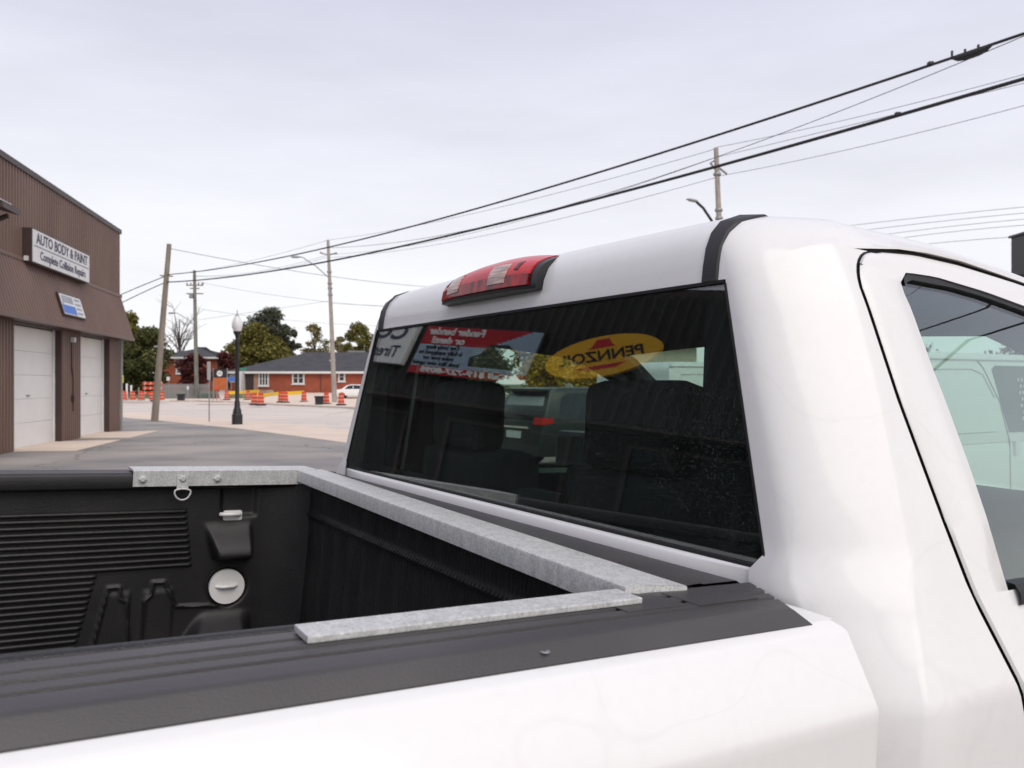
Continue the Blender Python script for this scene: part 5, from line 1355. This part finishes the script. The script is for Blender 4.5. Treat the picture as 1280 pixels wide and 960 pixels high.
# monument sign: black board with white emblem over an orange board
g_ = Vector(((275.5 - 640) / FPX * 86, 86, hz(86) - 0.03)); k = 86 / FPX
o = empty('board_sign', g_, 0, 'black board sign with round white emblem above an orange panel', 'sign')
zt = at(275, 461.5, 86).z - g_.z
MB().box(-8.2*k, 8.2*k, -0.1, 0.1, zt - 10.5*k, zt).build('black_board', M_IRON, o)
MB().box(-8.0*k, 8.0*k, -0.09, 0.09, zt - 26*k, zt - 10.6*k).build('orange_panel', mat('orange_board', (0.50, 0.13, 0.035), 0.7, var=0.5, vscale=4), o)
em = MB().prism([(3.6*k*math.cos(2*math.pi*i/20), 3.6*k*math.sin(2*math.pi*i/20)) for i in range(20)], (-0.12, -0.101), lambda a, b_, c: (a - 0.5*k, c, b_ + zt - 5.4*k)).build('emblem', M_SIGNW, o)
for (x, z, s_) in ((-0.12, 0.02, 0.08), (0.1, -0.06, 0.06), (0.05, 0.12, 0.05)): MB().box(x - s_, x + s_, -0.13, -0.121, zt - 5.4*k + z - s_*0.6, zt - 5.4*k + z + s_*0.6).build('emblem_mark', M_IRON, em)
for x in (-8.5*k, 8.5*k): MB().box(x - 0.05, x + 0.05, -0.06, 0.06, 0, zt + 0.1).build('post', M_STEEL, o)
g_ = gnd(280, 499, 0.15)
tag(MB().prism([(-0.45, 0.72), (0.45, 0.72), (0.45, 1.02), (-0.3, 1.1)], (-0.5, 0.5), lambda a, b_, c: (a + g_.x, c + g_.y, b_)).box(-0.35, 0.35, -0.4, 0.4, 0.14, 0.72, lambda a, b_, c: (a + g_.x, b_ + g_.y, c)).build('cabinet', M_SIGNW), 'white topped low cabinet beside the orange roadworks sign', 'cabinet')
g_ = gnd(256, 499, 0.15)
tag(MB().box(-0.75, 0.75, -0.4, 0.4, 0.12, 0.75, lambda a, b_, c: (a + g_.x, b_ + g_.y + 1.2, c)).build('utility_cabinet', mat('green_cabinet', (0.12, 0.15, 0.13), 0.6), bevel=0.03), 'dark green utility cabinet beside the crossarm pole', 'cabinet')
post_sign('banner_sign', 289, 0, 471, 12, 5.5, mat('blue_banner', (0.08, 0.18, 0.55), 0.5), 'blue banner beside the black lamp post', 0.04, z=0.5, Y=91)
post_sign('street_name_sign', 304.5, 0, 460, 8, 2.6, mat('green_sign', (0.02, 0.22, 0.13), 0.5), 'green street name sign right of the black lamp post', 0.045, z=0.12, Y=80)
# grey picket fence
fx0, fx1, fy = (196 - 640) / FPX * 89, (262 - 640) / FPX * 89, 89
fen = empty('picket_fence', (fx0, fy, hz(fy) - 0.05), 0, 'grey picket fence in front of the taller brick house', 'fence')
for z in (0.3, 1.35): MB().box(0, fx1 - fx0, 0.03, 0.08, z - 0.04, z + 0.04).build('rail', M_FENCE, fen)
pk = MB().box(-0.05, 0.05, -0.02, 0.025, 0.05, 1.62).mesh('picket'); pk.materials.append(M_FENCE)
for i in range(int((fx1 - fx0) / 0.16)):
    p_ = link_mesh('picket', pk, M_FENCE, fen); p_.location = (0.08 + i * 0.16, 0, 0)

# ================================================================== vehicles
def vehicle(name, label, loc, head, Lg, W, body, cabin, wl, wt, paint, side_wins, rear_win=None, wheels=(0.9, 3.9), wr=0.33, belt=0.95, cat='car', glassm=None):
    """body and cabin: (x, z) profiles; x runs from the rear bumper forwards"""
    r_ = empty(name, loc, head, label, cat)
    gm = glassm or M_PANE
    def rows_of(prof, f_):
        return [[(x, f_(z) * k, z) for k in (-1, -0.94, 0.94, 1)] for x, z in prof]
    b_ = MB().prism(body, (-W/2, W/2), lambda a, c, y: (a, y, c)).build('body', paint, r_, bevel=0.06, sm=40)
    zt = max(z for x, z in cabin)
    def half(z): return wl/2 + (wt/2 - wl/2) * (z - belt) / (zt - belt)
    n = len(cabin); mb = MB()
    v = [(x, -half(z), z) for x, z in cabin] + [(x, half(z), z) for x, z in cabin]
    mb.add(v, [tuple(range(n)), tuple(range(n, 2*n))[::-1]] + [(i, (i+1) % n, (i+1) % n + n, i + n) for i in range(n)])
    c_ = mb.build('cabin', paint, r_, bevel=0.05, sm=40)
    for poly in side_wins:
        for s_ in (-1, 1):
            n = len(poly); mb = MB()
            v = [(x, s_ * (half(z) + 0.006), z) for x, z in poly] + [(x, s_ * (half(z) - 0.03), z) for x, z in poly]
            mb.add(v, [tuple(range(n)), tuple(range(n, 2*n))[::-1]] + [(i, (i+1) % n, (i+1) % n + n, i + n) for i in range(n)])
            mb.build('window', gm, c_)
    for x in wheels:
        for s_ in (-1, 1):
            t_ = MB().tube([(x, s_ * (W/2 - 0.22), wr), (x, s_ * (W/2 + 0.005), wr)], wr, 24).build('wheel', M_TYRE, r_, bevel=0.03, sm=40)
            MB().tube([(x, s_ * (W/2), wr), (x, s_ * (W/2 + 0.012), wr)], wr * 0.62, 20).build('rim', M_RIM, t_)
    return r_, b_, c_, half
HEAD = TH
P_VAN = mat('van_dark_paint', (0.022, 0.026, 0.025), 0.35, coat=0.2)
mvd = Vector((math.cos(TH), math.sin(TH), 0)); mvp = Vector((math.sin(TH), -math.cos(TH), 0))     # forwards, and to the vehicle's right
def corner_to_loc(rear_right, W): 
    c = Vector((*rear_right, 0)) - mvp * (W / 2); return (c.x, c.y, 0)
D0 = 16.0
rr = ((678 - 640) / FPX * D0, D0)
r_, b_, c_, half = vehicle('minivan', 'dark grey minivan with red tail lamp seen through the cab glass', corner_to_loc(rr, 1.95), HEAD, 5.1, 1.95,
    [(0.0, 0.32), (-0.08, 0.55), (0.02, 1.02), (4.15, 1.0), (4.9, 0.86), (5.1, 0.6), (5.05, 0.3)],
    [(0.05, 0.99), (0.32, 1.62), (0.55, 1.68), (2.6, 1.68), (3.2, 1.58), (4.15, 0.99)], 1.90, 1.50, P_VAN,
    [[(0.42, 1.06), (0.56, 1.48), (0.75, 1.56), (1.75, 1.57), (1.75, 1.06)], [(1.83, 1.06), (1.83, 1.57), (2.75, 1.56), (2.75, 1.06)], [(2.83, 1.06), (2.83, 1.54), (3.15, 1.5), (3.75, 1.06)]], belt=0.99, wheels=(0.95, 4.0), wr=0.34, cat='minivan')
mb = MB().add([(0.09 + (z - 1.05) * 0.42 - d, y, z) for d in (0.012, -0.02) for y, z in ((-0.78, 1.08), (0.78, 1.08), (0.66, 1.50), (-0.66, 1.50))], [(0, 1, 2, 3), (7, 6, 5, 4), (0, 4, 5, 1), (1, 5, 6, 2), (2, 6, 7, 3), (3, 7, 4, 0)])
mb.build('rear_window', mat('painted_reflection_pane', (0.38, 0.40, 0.39), 0.12), c_)  # pale base colour paints a reflection into the rear pane
MB().box(0.12, 0.45, -0.70, 0.70, 1.60, 1.66).build('spoiler', P_VAN, c_, bevel=0.02)
for s_ in (-1, 1): MB().prism([(-0.02, 0.95), (0.26, 0.98), (0.26, 1.07), (0.02, 1.09)], (s_ * 0.66, s_ * 0.978), lambda a, c, y: (a, y, c)).build('tail_lamp', mat('tail_lamp_red', (0.62, 0.03, 0.025), 0.2), b_)
MB().box(-0.075, -0.03, -0.26, 0.26, 0.66, 0.80).build('number_plate', M_SIGNW, b_)
MB().box(-0.06, -0.01, -0.55, 0.55, 0.86, 0.90).build('chrome_strip', M_CHROME, b_)
MB().box(0.0, 0.04, -0.45, -0.05, 1.10, 1.13).build('wiper', M_BLACK, c_)
P_CAR = car_paint('dark_green_grey', (0.075, 0.095, 0.085))
carw = [[(0.75, 0.93), (1.15, 1.32), (1.9, 1.40), (1.9, 0.93)], [(1.97, 0.93), (1.97, 1.40), (2.7, 1.34), (3.3, 0.93)]]
rr2 = Vector((*rr, 0)) - mvp * 2.9 - mvd * 0.9
vehicle('parked_sedan', 'dark green grey sedan parked beyond the minivan', corner_to_loc((rr2.x, rr2.y), 1.8), HEAD, 4.7, 1.8,
    [(0.0, 0.35), (-0.05, 0.6), (0.05, 0.98), (0.6, 1.0), (3.3, 0.95), (4.4, 0.78), (4.65, 0.55), (4.6, 0.3)],
    [(0.45, 0.97), (1.05, 1.40), (1.5, 1.48), (2.3, 1.46), (2.8, 1.36), (3.45, 0.93)], 1.72, 1.30, P_CAR, carw, belt=0.93, wheels=(0.95, 3.75), cat='sedan', glassm=mat('pale_painted_reflection', (0.22, 0.25, 0.24), 0.1))  # the sedan's panes have their reflection put in as a pale colour
# white car by the bungalow
gw = at(433, 496.5, 89)
vehicle('parked_hatchback', 'white car parked in front of the brick bungalow', (gw.x - 1.2, 89, hz(89) + 0.03), 0.05, 4.4, 1.8,
    [(0.0, 0.3), (-0.05, 0.62), (0.12, 0.92), (0.7, 0.98), (3.6, 0.95), (4.2, 0.8), (4.4, 0.55), (4.35, 0.3)],
    [(0.75, 0.96), (1.35, 1.40), (1.8, 1.50), (2.9, 1.46), (3.6, 0.94)], 1.72, 1.35, M_WHITE, [[(1.1, 1.0), (1.5, 1.36), (2.0, 1.43), (2.0, 1.0)], [(2.06, 1.0), (2.06, 1.43), (2.85, 1.38), (3.35, 1.0)]], belt=0.95, wheels=(0.85, 3.5))
# white cargo vans
def cargo_van(loc, label, withgrid=False):
    r_, b_, c_, half = vehicle('cargo_van', label, loc, HEAD, 5.6, 2.0,
        [(0.0, 0.4), (-0.06, 0.6), (0.0, 1.10), (4.7, 1.10), (5.4, 1.0), (5.6, 0.7), (5.55, 0.35)],
        [(0.0, 1.08), (0.08, 1.98), (0.2, 2.09), (3.7, 2.10), (3.95, 2.05), (4.75, 1.08)], 2.0, 1.74, M_WHITE,
        [[(2.62, 1.20), (2.42, 1.92), (2.50, 1.96), (3.72, 1.96), (4.35, 1.18)]], belt=1.08, wheels=(1.1, 4.4), wr=0.36, cat='van', glassm=mat('van_pane', (0.12, 0.13, 0.13), 0.1))
    for s_ in (-1, 1):
        def lin(path, name, mt, rr_=0.007): MB().tube([(x, s_ * (half(max(z, 1.08)) + 0.002), z) for x, z in path], rr_, 5).build(name, mt, c_)
        lin([(2.62, 0.5), (2.60, 1.1), (2.50, 1.55), (2.25, 1.93), (2.12, 2.03)], 'door_gap', M_STEEL)
        lin([(0.3, 1.22), (2.35, 1.22)], 'panel_crease', M_TRIMW, 0.010)
        lin([(0.3, 1.90), (2.0, 1.92), (2.22, 1.86), (2.4, 1.6)], 'panel_crease', M_TRIMW, 0.010)
        lin([(0.1, 2.02), (3.6, 2.03)], 'drip_rail', M_TRIMW, 0.018)
        MB().box(2.68, 2.76, s_ * 1.0, s_ * 1.03, 0.95, 1.10).build('door_handle', M_WHITE, b_)
    for s_ in (-1, 1): MB().box(-0.07, 0.0, s_ * 0.82, s_ * 0.97, 0.75, 1.05).build('tail_lamp', M_RED, b_)
    # perforated partition behind the front window
    if withgrid:
        dot = MB().lathe([(0.018, 0), (0.018, 0.004)], 6).mesh('partition_dot'); dot.materials.append(M_SIGNW)
        g_ = MB()
        for i in range(5):
            for j in range(7):
                x, z = 2.95 + i * 0.075 + (j % 2) * 0.037, 1.35 + j * 0.075
                y = -half(z) - 0.0085
                g_.box(x - 0.018, x + 0.018, y - 0.003, y, z - 0.018, z + 0.018)
        tag(g_.build('partition_pattern', M_SIGNW, c_), kind='stuff')
    return r_
va = Vector((4.08, 8.4, 0)) - mvd * 0.75 
cargo_van(corner_to_loc((va.x, va.y), 2.0), 'white cargo van seen green through the passenger door window', True)
vb_ = Vector(((838 - 640) / FPX * 12.3, 12.3, 0))
cargo_van(corner_to_loc((vb_.x, vb_.y), 2.0), 'white cargo van parked between the minivan and the other van')
